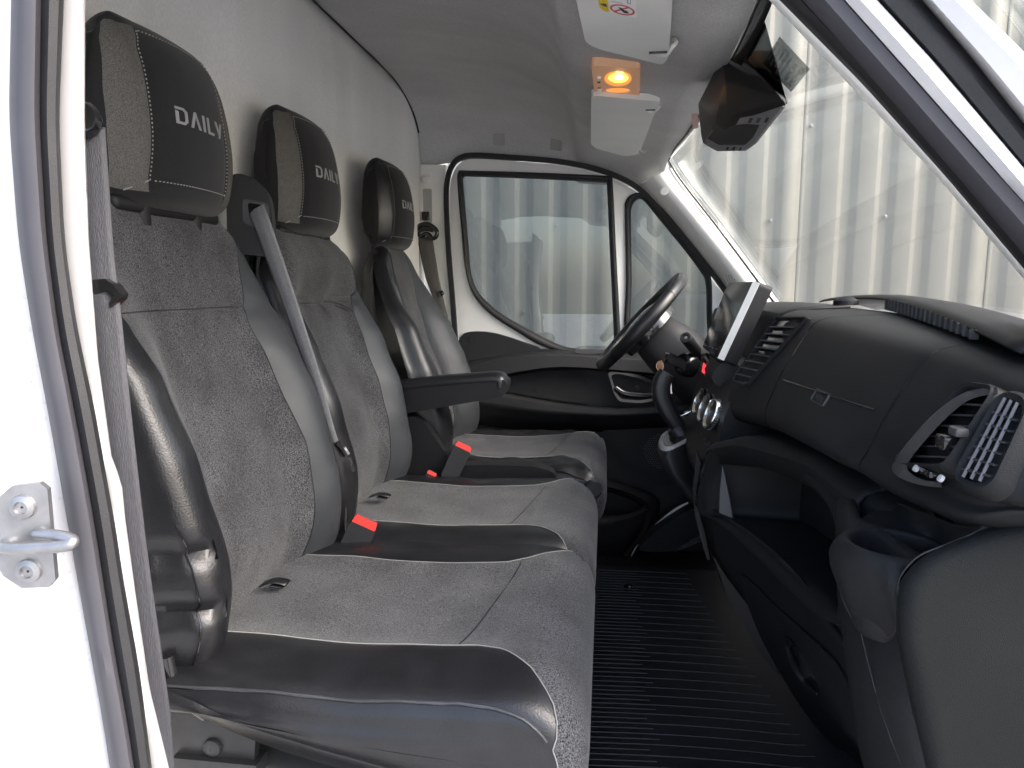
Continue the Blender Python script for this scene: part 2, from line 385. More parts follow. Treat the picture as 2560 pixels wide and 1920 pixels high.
# striker
sp = at(72, 1338, .468); ax = V(.22, -.975, 0).normalized(); rt = V(.975, .22, 0); up = V(0, 0, 1)
out = [(-.026, -.012), (-.026, .012), (-.018, .030), (-.006, .040), (.014, .042), (.019, .037), (.019, -.034), (.014, -.040), (-.006, -.040), (-.018, -.030)]
stk = prism('door_striker', [sp + rt * a + up * b for a, b in out], ax * .005, M['steel'], body, .001)
for b in (.024, -.026):
    mk('bolt', *latheg(sp + rt * .001 + up * b + ax * .005, ax, [(.0095, 0), (.009, .003), (.005, .0045), (.0045, .002), (.001, .002)], 14), M['steel'], stk)
tube('latch_loop', spline([sp + rt * -.013 + up * -.004, sp + rt * -.010 + up * -.004 + ax * .014, sp + rt * .012 + up * -.002 + ax * .024, sp + rt * .040 + up * 0 + ax * .026, sp + rt * .043 + up * .003 + ax * .023, sp + rt * .030 + up * .005 + ax * .018, sp + rt * .012 + up * .004 + ax * .010, sp + rt * .010 + up * .003], 6), .0045, M['steel'], stk, 10)
# passenger windscreen pillar seen along its seals
A0 = edge_tab([(1930, 0), (2122, 203), (2333, 422), (2544, 671)])
A1 = edge_tab([(1962, 0), (2164, 203), (2375, 439), (2560, 658)])
A2 = edge_tab([(2016, 0), (2227, 236), (2417, 456), (2560, 624)])
A3 = edge_tab([(2113, 0), (2312, 224), (2502, 439), (2560, 502)])
A4 = edge_tab([(2189, 0), (2333, 156), (2544, 405), (2690, 580)])
A5 = edge_tab([(2308, 0), (2417, 127), (2560, 308), (2700, 490)])
A6 = edge_tab([(2417, 0), (2560, 139), (2700, 290)])
va = [-420 + 1900 * k / 50 for k in range(51)]
strip('pillar_trim', [(mix(A0, A1, .3), .72), (A0, .66), (mix(A0, A1, .35), .635), (A1, .62)], M['trim_white'], body, .003, va)
strip('pillar_seal', [(mix(A0, A1, .9), .618), (mix(A1, A2, .3), .603), (mix(A1, A2, .7), .598), (mix(A1, A2, .97), .602), (A2, .606)], M['rubber'], body, .004, va)
strip('pillar_seal_face', [(mix(A1, A2, .93), .604), (mix(A1, A2, 1.02), .592), (mix(A2, A3, .15), .583), (mix(A2, A3, .5), .575), (mix(A2, A3, .85), .575), (A3, .585)], M['rubber_grey'], body, .004, va)
strip('pillar_flange', [(mix(A2, A3, .95), .588), (mix(A3, A4, .1), .572), (mix(A3, A4, .5), .566), (mix(A3, A4, .9), .570), (A4, .58)], M['paint_white_dimmed'], body, .003, va)
strip('outer_seal', [(mix(A3, A4, .95), .582), (mix(A4, A5, .2), .572), (mix(A4, A5, .6), .570), (A5, .575)], M['rubber'], body, .003, va)
strip('outer_pillar', [(mix(A4, A5, .97), .576), (mix(A5, A6, .25), .560), (mix(A5, A6, .7), .556), (A6, .566), (mix(A5, A6, .9), .64)], M['paint_white_dimmed'], body, .003, va)
# roof skin above the headliner
solid(mk('roof', *loftg([[V(x, y, max(ceil_top(x), .47) + .06 - .12 * abs((y - 1.49) / 1.0) ** 6) for y in [.44 + 2.12 * k / 24 for k in range(25)]] for x in [-1.4, -1, -.6, -.3, -.1, .05, .2]]), M['paint_white_dimmed'], body), .02)
# ---- far side of the body: centre pillar trim, windscreen pillar trim and door opening seal
DY = 2.45
o = prism('pillar_cover', pix([(1040, 411), (1114, 412), (1112, 470), (1118, 640), (1128, 780), (1135, 880), (1100, 870), (1062, 640), (1048, 520)], DY), (0, .03, 0), M['trim_white'], body, .003)
slot = arc_round(pix([(1057, 472), (1079, 472), (1080, 560), (1059, 560)], DY - .002), .006)
prism('adjuster_slot', slot, (0, .004, 0), M['trim_grey'], body)
mk('anchor_cap', *latheg(at(1067, 449, DY), (0, -1, 0), [(.019, -.002), (.018, .006), (.010, .012), (.009, .009), (.001, .010)], 20), M['trim_white'], body)
mk('grip_knob', *boxg(at(1064, 540, DY - .004), (.026, .014, .03), None, .004), M['gloss_black'], body)
DS = [(1142, 900), (1132, 760), (1122, 640), (1116, 520), (1117, 460), (1128, 418), (1150, 395), (1190, 388), (1300, 395), (1400, 404), (1480, 420), (1545, 442), (1600, 474), (1660, 535), (1730, 618), (1790, 695), (1850, 780)]
path = spline(pix(DS, DY - .008), 6)
mk('opening_seal', *sweepg(path, [(-.006, -.008), (.006, -.009), (.010, 0), (.006, .009), (-.006, .008)], (0, 1, 0)), M['rubber'], body)
left = spline(pix([(1600, 462), (1626, 487), (1680, 548), (1745, 628), (1800, 698), (1860, 778)], DY - .012), 6)
rgt = spline(pix([(1672, 425), (1688, 452), (1742, 520), (1815, 608), (1875, 682), (1940, 766)], DY - .068), 6)
rows = [[V(lerp(a.x, b.x, t), interp([(0, DY - .012), (.06, DY - .035), (.15, DY - .06), (.28, DY - .082), (.42, DY - .095), (.6, DY - .098), (.8, DY - .090), (1, DY - .068)], t), lerp(a.z, b.z, t)) for a, b in zip(left, rgt)] for t in [0, .03, .06, .1, .15, .21, .28, .35, .42, .5, .6, .7, .8, .9, 1]]
solid(mk('windscreen_pillar_trim', *loftg(rows), M['trim_white'], body, 60), .004)
mk('trim_cap', *latheg(at(1661, 479, DY - .099), (-.3, -.9, .2), [(.0125, 0), (.0125, .0015), (.011, .002), (.001, .002)], 18), M['trim_white'], body)
# speaker grille on the pillar foot: punched dots
g0 = at(1852, 695, DY - .083)
dots = MB()
for i in range(13):
    for j in range(6):
        p = at(1815 + i * 6.2 + j * 1.5, 688 + j * 4.6 + (i % 2) * 2, DY - .087)
        dots.add(*latheg(p, (-.2, -1, .3), [(.0017, 0), (.0012, .0008), (.0001, .0008)], 6))
stuff(dots.build('grille_holes', M['grey_plastic'], body))
for u, v in ((1248, 347), (1391, 360)):
    d = ray(u, v); p = None
    for k in range(400):
        q = d * (2.0 + .0015 * k) / d.y
        if q.y < SIDE_R and q.z >= ceil_z(q.x, q.y): p = q; break
    e = .01; nrm = V(-(ceil_z(p.x + e, p.y) - ceil_z(p.x - e, p.y)) / (2 * e), -(ceil_z(p.x, p.y + e) - ceil_z(p.x, p.y - e)) / (2 * e), 1).normalized()
    X_, U_, N_ = frame_axes(-nrm, (0, -1, .3))
    pl = arc_round([p + X_ * a * .020 + U_ * b * .020 + N_ * -.002 for a, b in ((-1, -1), (1, -1), (1, 1), (-1, 1))], .007)
    prism('headliner_plug', pl, N_ * .009, M['trim_grey'], hl, .0015)
# ================================================================ windscreen
WE = spline([at(1668, 385, 2.34), at(1700, 444, 2.34), at(1800, 574, 2.34), at(1930, 748, 2.34), at(2010, 850, 2.34)], 8)
def ws(t, y):
    i = t * (len(WE) - 1); k = min(int(i), len(WE) - 2); p = WE[k].lerp(WE[k + 1], i - k); q = max(0, 1 - ((y - 1.49) / .85) ** 2)
    return V(p.x + lerp(.034, .11, t) * q, y, p.z + lerp(.01, -.01, t) * q)
wsy = [.64 + 1.70 * k / 40 for k in range(41)]
wst = thing('windscreen', 'large slightly green windscreen with black border above the dashboard', 'windscreen', ws(1, 1.49))
solid(mk('pane', *loftg([[ws(t, y) for y in wsy] for t in [k / 24 for k in range(25)]]), M['windscreen_glass'], wst, 80), .004)
def band(name, f0, f1, par, nn=40):
    rows = []
    for k in range(nn + 1):
        rows.append([f0(k / nn), f1(k / nn)])
    return solid(mk(name, *loftg(rows), M['gloss_black'], par), .0015)
hw = lambda y: .10 + .03 * sstep(.5, .1, abs(y - 1.30))
band('border', lambda s: ws(-.02, .64 + 1.7 * s) + V(-.008, 0, -.004), lambda s: ws(hw(.64 + 1.7 * s), .64 + 1.7 * s) + V(-.007, 0, -.004), wst)
band('border', lambda s: ws(s, 2.345) + V(-.010, -.002, -.002), lambda s: ws(s, 2.312) + V(-.010, 0, -.002), wst)
# ================================================================ driver door
door = thing('driver_door', 'white framed driver door with black inner panel and rain specked window', 'door', (0, DY, -.95))
outer = spline([(1150, 870), (1138, 760), (1129, 640), (1124, 520), (1125, 465), (1135, 428), (1155, 405), (1192, 397), (1300, 404), (1400, 413), (1476, 429), (1540, 451), (1594, 484), (1652, 543), (1722, 626), (1782, 703), (1842, 788), (1860, 900)] and [V(a, b, 0) for a, b in [(1150, 870), (1138, 760), (1129, 640), (1124, 520), (1125, 465), (1135, 428), (1155, 405), (1192, 397), (1300, 404), (1400, 413), (1476, 429), (1540, 451), (1594, 484), (1652, 543), (1722, 626), (1782, 703), (1842, 788), (1860, 930)]], 5)
outer = [at(p.x, p.y, DY + .004) for p in outer]
def pxs(pts, y, n=4, closed=True): return [at(p.x, p.y, y) for p in spline([V(a, b, 0) for a, b in pts], n, closed)]
wo = [(1145, 470), (1144, 438), (1150, 428), (1165, 427), (1340, 432), (1515, 440), (1528, 444), (1532, 455), (1540, 620), (1552, 868), (1540, 884), (1440, 884), (1358, 866), (1291, 828), (1227, 786), (1185, 739), (1166, 684), (1156, 600)]
wi = [(1158, 475), (1156, 447), (1160, 441), (1172, 440), (1340, 446), (1505, 455), (1514, 457), (1517, 466), (1524, 620), (1535, 866), (1526, 872), (1440, 872), (1392, 860), (1312, 819), (1248, 781), (1198, 735), (1177, 684), (1169, 600)]
qo = [(1569, 880), (1565, 700), (1562, 530), (1563, 506), (1574, 489), (1596, 482), (1616, 489), (1650, 530), (1725, 618), (1765, 668), (1778, 700), (1780, 780), (1776, 890), (1680, 892)]
qi = [(1584, 872), (1580, 700), (1578, 540), (1580, 518), (1587, 504), (1599, 497), (1612, 503), (1640, 537), (1712, 625), (1754, 682), (1765, 708), (1767, 780), (1762, 872), (1680, 876)]
WO, WI, QO, QI = (pxs(q, DY + .002) for q in (wo, wi, qo, qi))
mk('frame', *plateg(outer, [WO, QO], (0, .035, 0)), M['paint_white_bright'], door, 30)
def gasket(a, b, nm):
    n = len(a); rows = []
    for t, dy in ((0, .006), (.02, -.008), (.25, -.013), (.6, -.012), (.9, -.004), (1, .014)):
        rows.append([p.lerp(q, t) + V(0, dy, 0) for p, q in zip(a, b)])
    return mk(nm, *loftg(rows, closed=True), M['rubber'], door, 60)
gasket(WO, WI, 'window_gasket'); gasket(QO, QI, 'window_gasket')
def pane(nm, loop):
    c = sum(loop, V(0, 0, 0)) / len(loop)
    return mk(nm, *plateg([c + (p - c) * 1.02 + V(0, .016, 0) for p in loop], [], (0, .004, 0)), M['door_glass'], door, 20)
pw = pane('window_pane', WI); pane('window_pane', QI)
# rain drops on the outside of the glass
dr = MB(); rnd = random.Random(3)
def inside(u, v, poly):
    c = False; j = len(poly) - 1
    for i in range(len(poly)):
        if (poly[i][1] > v) != (poly[j][1] > v) and u < (poly[j][0] - poly[i][0]) * (v - poly[i][1]) / (poly[j][1] - poly[i][1]) + poly[i][0]: c = not c
        j = i
    return c
cnt = 0
while cnt < 420:
    u, v = rnd.uniform(1160, 1530), rnd.uniform(445, 870)
    if rnd.random() > .35 + .65 * (v - 445) / 425 or not inside(u, v, wi): continue
    r = rnd.uniform(.0008, .0021) * (1.4 if rnd.random() < .1 else 1)
    dr.add(*latheg(at(u, v, DY + .0225), (0, 1, 0), [(r, 0), (r * .8, r * .45), (.0001, r * .6)], 6)); cnt += 1
stuff(dr.build('raindrops', M['droplet'], pw))
# inner panel in black plastic
def door_panel(name, pts, y, dep, mt='door_plastic', bev=.004, rr=None, par=door):
    return prism(name, pxs(pts, y, 3) if rr is None else arc_round(pix(pts, y), rr), (0, dep, 0), M[mt], par, bev)
panel = door_panel('lower_panel', [(1130, 930), (1136, 880), (1150, 845), (1172, 830), (1240, 834), (1344, 868), (1361, 873), (1560, 880), (1790, 880), (1850, 900), (1860, 1300), (1640, 1450), (1400, 1470), (1200, 1400), (1130, 1200)], DY - .02, .05, bev=.006)
mk('cover_cap', *latheg(at(1179, 849, DY - .020), (0, -1, 0), [(.0125, -.001), (.0125, .001), (.011, .0005), (.011, .002), (.001, .002)], 20), M['door_plastic'], panel)
# ledge running below the glass
lt = spline(pix([(1150, 905), (1200, 897), (1290, 884), (1400, 876), (1480, 876), (1700, 884)], DY - .020), 6)
lf = spline(pix([(1150, 930), (1200, 908), (1290, 890), (1400, 886), (1480, 890), (1700, 905)], DY - .075), 6)
lb = spline(pix([(1150, 965), (1200, 950), (1290, 930), (1380, 918), (1480, 920), (1700, 938)], DY - .082), 6)
lu = spline(pix([(1150, 975), (1200, 962), (1290, 938), (1380, 924), (1480, 926), (1700, 946)], DY - .045), 6)
rows = []
for a, b, t in ((lt, lf, 0), (lt, lf, .4), (lt, lf, .85), (lt, lf, .96), (lf, lb, .03), (lf, lb, .12), (lf, lb, .5), (lf, lb, .9), (lb, lu, 0), (lb, lu, .3), (lb, lu, 1)):
    rows.append([p.lerp(q, t) for p, q in zip(a, b)])
solid(mk('ledge', *loftg(rows), M['door_plastic'], door, 50), .004)
door_panel('ledge_pocket', [(1436, 878), (1452, 873), (1500, 873), (1520, 876), (1510, 883), (1450, 884)], DY - .055, .02, 'gloss_black', 0)
door_panel('inset_panel', [(1230, 948), (1259, 942), (1340, 931), (1412, 925), (1440, 926), (1458, 940), (1481, 990), (1478, 1003), (1458, 1008), (1360, 996), (1259, 978), (1230, 975)], DY - .030, .02, 'door_inset', .003)
mk('cover_cap', *latheg(at(1344, 971, DY - .031), (0, -1, 0), [(.0125, -.001), (.0125, .001), (.011, .0005), (.011, .0015), (.001, .0015)], 20), M['door_plastic'], door)
# swelling armrest below the inset
a0 = spline(pix([(1180, 965), (1259, 980), (1360, 1000), (1460, 1014), (1560, 1018), (1700, 1008), (1790, 990)], DY - .032), 6)
a1 = spline(pix([(1180, 985), (1259, 990), (1360, 1008), (1460, 1020), (1560, 1024), (1700, 1014), (1790, 1000)], DY - .085), 6)
a2 = spline(pix([(1180, 1005), (1259, 1018), (1360, 1030), (1460, 1036), (1560, 1038), (1700, 1030), (1790, 1020)], DY - .088), 6)
a3 = spline(pix([(1180, 1060), (1259, 1070), (1360, 1075), (1460, 1078), (1560, 1078), (1700, 1070), (1790, 1060)], DY - .03), 6)
rows = []
for a, b, t in ((a0, a1, 0), (a0, a1, .5), (a0, a1, .92), (a1, a2, .06), (a1, a2, .3), (a1, a2, .7), (a1, a2, .95), (a2, a3, .1), (a2, a3, .4), (a2, a3, 1)):
    rows.append([p.lerp(q, t) for p, q in zip(a, b)])
solid(mk('armrest', *loftg(rows), M['door_plastic'], door, 50), .004)
# pull handle in its recess
rec_o = arc_round(pix([(1519, 931), (1545, 927), (1600, 938), (1650, 960), (1650, 1000), (1600, 1008), (1548, 1004), (1535, 985)], DY - .048), .012)
rec_i = arc_round(pix([(1527, 938), (1545, 934), (1596, 945), (1640, 963), (1640, 994), (1600, 1001), (1553, 998), (1541, 982)], DY - .048), .010)
hr_ = mk('handle_surround', *frameg(rec_o, rec_i, (0, .02, 0)), M['gloss_black'], door)
prism('recess', rec_i, (0, .004, 0), M['door_plastic'], door).location.y = .012
hp = spline(pix([(1538, 970), (1560, 984), (1600, 989), (1640, 988)], DY - .062), 6)
mk('pull_handle', *sweepg(hp, circ(.010, 10, .006), (0, 0, 1), scale=lambda t: .55 + .6 * math.sin(math.pi * (.25 + .6 * t))), M['gloss_black'], door, 60)
mk('lock_screw', *latheg(at(1593, 970, DY - .040), (0, -1, 0), [(.008, 0), (.008, .003), (.005, .004), (.004, .002), (.001, .002)], 12), M['dark_steel'], door)
# loudspeaker field with punched grille
door_panel('speaker_field', [(1512, 1085), (1520, 1074), (1600, 1060), (1720, 1050), (1760, 1080), (1740, 1180), (1660, 1215), (1600, 1180), (1560, 1140)], DY - .036, .03, 'black_plastic', .004)
dots = MB()
for i in range(-9, 10):
    for j in range(-9, 10):
        a, b = (i + .5 * (j % 2)) * .0082, j * .0072
        if a * a + b * b < .062 ** 2: dots.add(*latheg(at(1655, 1128, DY - .0375) + V(a, 0, b), (0, -1, 0), [(.0026, 0), (.0018, .0012), (.0001, .0008)], 6))
stuff(dots.build('speaker_grille', M['grey_plastic'], door))
# map pocket at the bottom of the door
pk = [(1440, 1235), (1500, 1232), (1560, 1242), (1612, 1262), (1628, 1290), (1610, 1340), (1575, 1380), (1520, 1396), (1440, 1400)]
rim_o = pxs(pk, DY - .10, 3)
c = sum(rim_o, V(0, 0, 0)) / len(rim_o)
t0 = spline(pix([(1380, 1190), (1500, 1195), (1580, 1215), (1640, 1240), (1648, 1280), (1620, 1350), (1570, 1400)], DY - .045), 5)
t1 = spline(pix([(1380, 1212), (1500, 1215), (1572, 1232), (1618, 1258), (1628, 1290), (1606, 1345), (1560, 1398)], DY - .105), 5)
t2 = spline(pix([(1380, 1222), (1500, 1226), (1560, 1243), (1604, 1266), (1612, 1292), (1596, 1338), (1552, 1390)], DY - .085), 5)
rows = [[p.lerp(q, t) for p, q in zip(a, b)] for a, b, t in ((t0, t1, 0), (t0, t1, .4), (t0, t1, .85), (t0, t1, 1), (t1, t2, .5), (t1, t2, 1))]
solid(mk('pocket_rim', *loftg(rows), M['door_plastic'], door, 60), .004)
p0 = spline(pix([(1380, 1300), (1440, 1296), (1500, 1290), (1570, 1282), (1612, 1262)], DY - .10), 5)
p1 = spline(pix([(1380, 1318), (1440, 1314), (1500, 1308), (1570, 1296), (1618, 1274)], DY - .12), 5)
p2 = spline(pix([(1380, 1400), (1440, 1400), (1500, 1396), (1560, 1376), (1600, 1330)], DY - .10), 5)
rows = [[p.lerp(q, t) for p, q in zip(a, b)] for a, b, t in ((p0, p1, 0), (p0, p1, .6), (p0, p1, 1), (p1, p2, .1), (p1, p2, .5), (p1, p2, 1))]
solid(mk('pocket_front', *loftg(rows), M['door_plastic'], door, 60), .004)
tube('kick_strip', spline(pix([(1574, 1400), (1590, 1368), (1605, 1352), (1640, 1315), (1690, 1275), (1722, 1260)], DY - .10), 6), .0055, M['trim_white'], body, 8, scale=lambda t: .35 + 1.0 * sstep(.2, .8, t))
# ================================================================ seats
def pad(prof, cens, half, ybn, ybf, r, disp, nin=14, nb=4, nr=5, ns=4, bulge=.006):
    n = len(prof)
    nor = []
    for i in range(n):
        t = prof[(i + 1) % n] - prof[i - 1]; nn = V(t.z, 0, -t.x).normalized()
        if nn.dot(prof[i] - cens[i]) < 0: nn = -nn
        nor.append(nn)
    cols = []                     # (zone, parameter); the cross section is measured by arc length
    no = nb + nr
    for k in range(ns): cols.append(('sideN', k / ns))
    for k in range(no): cols.append(('bolN', 1 - k / no))
    for k in range(nin + 1): cols.append(('in', -1 + 2 * k / nin))
    for k in range(1, no + 1): cols.append(('bolF', k / no))
    for k in range(1, ns + 1): cols.append(('sideF', 1 - k / ns))
    grid = []
    for zone, t in cols:
        row = []
        for i in range(n):
            P = prof[i]; w = half(i); rr = min(r, w * .5); base = w - rr; send = base + rr * math.pi / 2
            bn, bf = min(ybn(i), send - .0015), min(ybf(i), send - .0015); zz = zone
            if zone.startswith('side'):
                y = (w + bulge * (1 - t * t)) * (-1 if zone == 'sideN' else 1); ins = rr
            else:
                if zone == 'in': s = bn * t if t < 0 else bf * t
                elif zone == 'bolN': s = -lerp(bn, send, t)
                else: s = lerp(bf, send, t)
                sg = -1 if s < 0 else 1; a_ = abs(s); ins = 0
                if a_ > base:
                    q = (a_ - base) / rr; y = (base + rr * math.sin(q)) * sg; ins = rr * (1 - math.cos(q)); zz = 'roundN' if sg < 0 else 'roundF'
                else: y = s
            Q = P - nor[i] * ins
            if zone.startswith('side'): Q = cens[i].lerp(Q, t)
            d = disp(i, Q, y, nor[i], zz)
            row.append(V(Q.x, y, Q.z) + d)
        grid.append(row)
    return cols, grid
def pad_objects(cols, grid, key, mats, parent, y0, sharp=60):
    n = len(grid[0]); groups = {}
    for j in range(len(grid) - 1):
        z = cols[j][0]
        if z == 'in' and cols[j + 1][0] != 'in': z = cols[j + 1][0]
        if z == 'bolN' and False: pass
        for i in range(n):
            groups.setdefault(key(z, i, j), []).append((j * n + i, j * n + (i + 1) % n, (j + 1) * n + (i + 1) % n, (j + 1) * n + i))
    allv = [V(p.x, p.y + y0, p.z) for r in grid for p in r]; res = {}
    # the whole surface is shaded once, so normals agree across the seams
    for k, fs in groups.items():
        if k is None: continue
        ids = {}; vs_ = []; f = []
        for q in fs:
            g = []
            for a in q:
                if a not in ids: ids[a] = len(vs_); vs_.append(allv[a])
                g.append(ids[a])
            f.append(g)
        res[k] = mk(k, vs_, f, M[mats[k]], parent, sharp)
    return res
def seam(name, grid, cols, zone_test, idx, y0, r, mt, parent, lift):
    j = next(j for j, c in enumerate(cols) if zone_test(c)); pts = [grid[j][i] for i in idx]
    return tube(name, [V(p.x, p.y + y0, p.z) + lift for p in pts], r, M[mt], parent, 5)
def xz(l, n, closed=True): return resample(spline([V(a, 0, b) for a, b in l], 8, closed), n, closed)

LETTERS = {   # convex strokes of the embroidered word, unit height
    'D': [[(0, 1), (.46, 1), (.42, .85), (0, .85)], [(.46, 1), (.64, .80), (.51, .74), (.42, .85)], [(.64, .80), (.64, .20), (.51, .26), (.51, .74)], [(.64, .20), (.46, 0), (.42, .15), (.51, .26)], [(.46, 0), (0, 0), (.13, .15), (.42, .15)], [(0, 0), (0, .76), (.13, .70), (.13, .15)]],
    'A': [[(0, 0), (.29, 1), (.35, .76), (.14, 0)], [(.29, 1), (.41, 1), (.35, .76)], [(.41, 1), (.70, 0), (.56, 0), (.35, .76)]],
    'I': [[(0, 0), (0, 1), (.13, 1), (.13, 0)]],
    'L': [[(0, .0), (0, 1), (.13, 1), (.13, .0)], [(.13, 0), (.13, .15), (.50, .15), (.50, 0)]],
    'Y': [[(0, 1), (.14, 1), (.36, .34), (.29, .17)], [(.55, 1), (.69, 1), (.38, 0), (.25, 0)]]}
def word(parent, fx, yc, zc, h, length):
    ws_ = [('D', .62), ('A', .70), ('I', .16), ('L', .52), ('Y', .69)]; gap = .22
    tot = sum(w for _, w in ws_) + gap * 4; sc = length / tot; y = yc - length / 2
    for ch, w in ws_:
        lm = MB()
        for poly in LETTERS[ch]:
            pts = []
            for a, b in poly:
                yy_ = y + a * sc; zz = zc + (b - .5) * h; pts.append(V(fx(yy_, zz) + .0008, yy_, zz))
            lm.add(*prismg(pts, (.0014, 0, 0)))
        lm.build('letter', M['logo_grey'], parent)
        y += (w + gap) * sc

def headrest(root, y0, dx=0, posts=True, leather=False):
    pr = xz([(-.578, .112), (-.561, .132), (-.553, .18), (-.555, .227), (-.564, .28), (-.580, .318), (-.603, .338), (-.628, .336), (-.642, .312), (-.647, .25), (-.642, .18), (-.630, .125), (-.604, .106)], 72)
    cen = [V(-.603, 0, min(max(p.z, .14), .305)) for p in pr]
    tab = [(.10, .118), (.13, .128), (.18, .135), (.24, .133), (.30, .120), (.34, .100)]
    hw_ = lambda i: interp(tab, pr[i].z)
    fr = [i for i in range(72) if pr[i].x > -.600 and .118 < pr[i].z < .326]
    front = lambda x: sstep(-.62, -.585, x)
    def disp(i, Q, y, nn, zone):
        rec = -(.045 if y < 0 else .024) * (abs(y) / .125) ** 2.2 * front(Q.x)
        groove = -.0035 * math.exp(-((abs(y) - .083) / .004) ** 2) * front(Q.x) * (1 if .125 < Q.z < .33 else 0)
        return V(rec + groove + dx, 0, 0)
    inner = lambda i: interp([(.10, .075), (.14, .083), (.30, .079), (.345, .06)], pr[i].z)
    cols, g = pad(pr, cen, hw_, inner, inner, .016, disp, nin=18, nb=6, nr=5, ns=3, bulge=.004)
    fs = set(fr)
    def key(z, i, j):
        if z == 'in': return 'front_panel' if (i in fs and pr[i].z > .135) else 'cover'
        if z == 'bolN' and i in fs and cols[j][1] < .80: return 'side_strip'
        if z == 'bolF' and i in fs and cols[j][1] < .80: return 'far_strip'
        return 'cover'
    h = thing_part(root, 'headrest')
    res = pad_objects(cols, g, key, {'front_panel': 'head_fabric', 'side_strip': 'leather' if leather else 'head_mesh', 'far_strip': 'leather' if leather else 'head_mesh', 'cover': 'head_fabric'}, root, y0)
    head = res['cover']; head.name = 'headrest'
    for k in ('front_panel', 'side_strip', 'far_strip'):
        res[k].parent = head; res[k].matrix_parent_inverse = Matrix()
    # stitching round the front panel, small separate stitches
    jn = next(j for j, c in enumerate(cols) if c[0] == 'in'); jf = max(j for j, c in enumerate(cols) if c[0] == 'in')
    up_ = sorted([i for i in fr if pr[i].z > .135], key=lambda i: pr[i].z)
    loop = [g[jn][i] for i in up_] + [g[j][up_[-1]] for j in range(jn, jf + 1)] + [g[jf][i] for i in up_[::-1]] + [g[j][up_[0]] for j in range(jf, jn - 1, -1)]
    loop = [V(p.x + .0025, p.y + y0, p.z) for p in loop]; rs = resample(loop, 260)
    st = MB()
    for k in range(0, 258, 2):
        d = (rs[k + 1] - rs[k]); st.add(*boxg((rs[k] + rs[k + 1]) / 2, (.0013, .0013, d.length * .85), d.to_track_quat('Z', 'Y').to_matrix()))
    st.build('stitching', M['thread'], head)
    a = g[jn][up_[0]]; 
    tube('corner_seam', [V(a.x + .001, a.y + y0, a.z), V(-.578 + dx - .020, -.108 + y0, .121)], .0009, M['thread'], head, 5)
    fx = lambda yy_, zz: interp([(.112, -.578), (.132, -.561), (.18, -.553), (.227, -.555), (.28, -.564)], zz) - (.045 if yy_ < y0 else .024) * (abs(yy_ - y0) / .125) ** 2.2 + dx
    word(head, fx, y0 + .008, .224, .0215, .112)
    for s in (-1, 1):
        mk('post', *sweepg([V(-.607 + dx, y0 + s * .06, .125), V(-.612 + dx, y0 + s * .06, .06)], circ(.006, 8), None), M['chrome'], root)
        mk('post_sleeve', *latheg(V(-.612 + dx, y0 + s * .06, .102), (0, 0, 1), [(.014, -.02), (.014, .006), (.011, .010), (.007, .010)], 14), M['black_plastic'], root)
    return head
def thing_part(root, n): return n
BACK = [(-.533, -.50), (-.514, -.44), (-.503, -.37), (-.512, -.30), (-.530, -.224), (-.557, -.127), (-.579, -.03), (-.594, .06), (-.604, .098), (-.621, .114), (-.642, .108), (-.655, .07), (-.655, -.02), (-.640, -.15), (-.615, -.32), (-.600, -.46), (-.585, -.52), (-.556, -.525)]
def wr(p, s, a): return noise.noise(p * s) * a
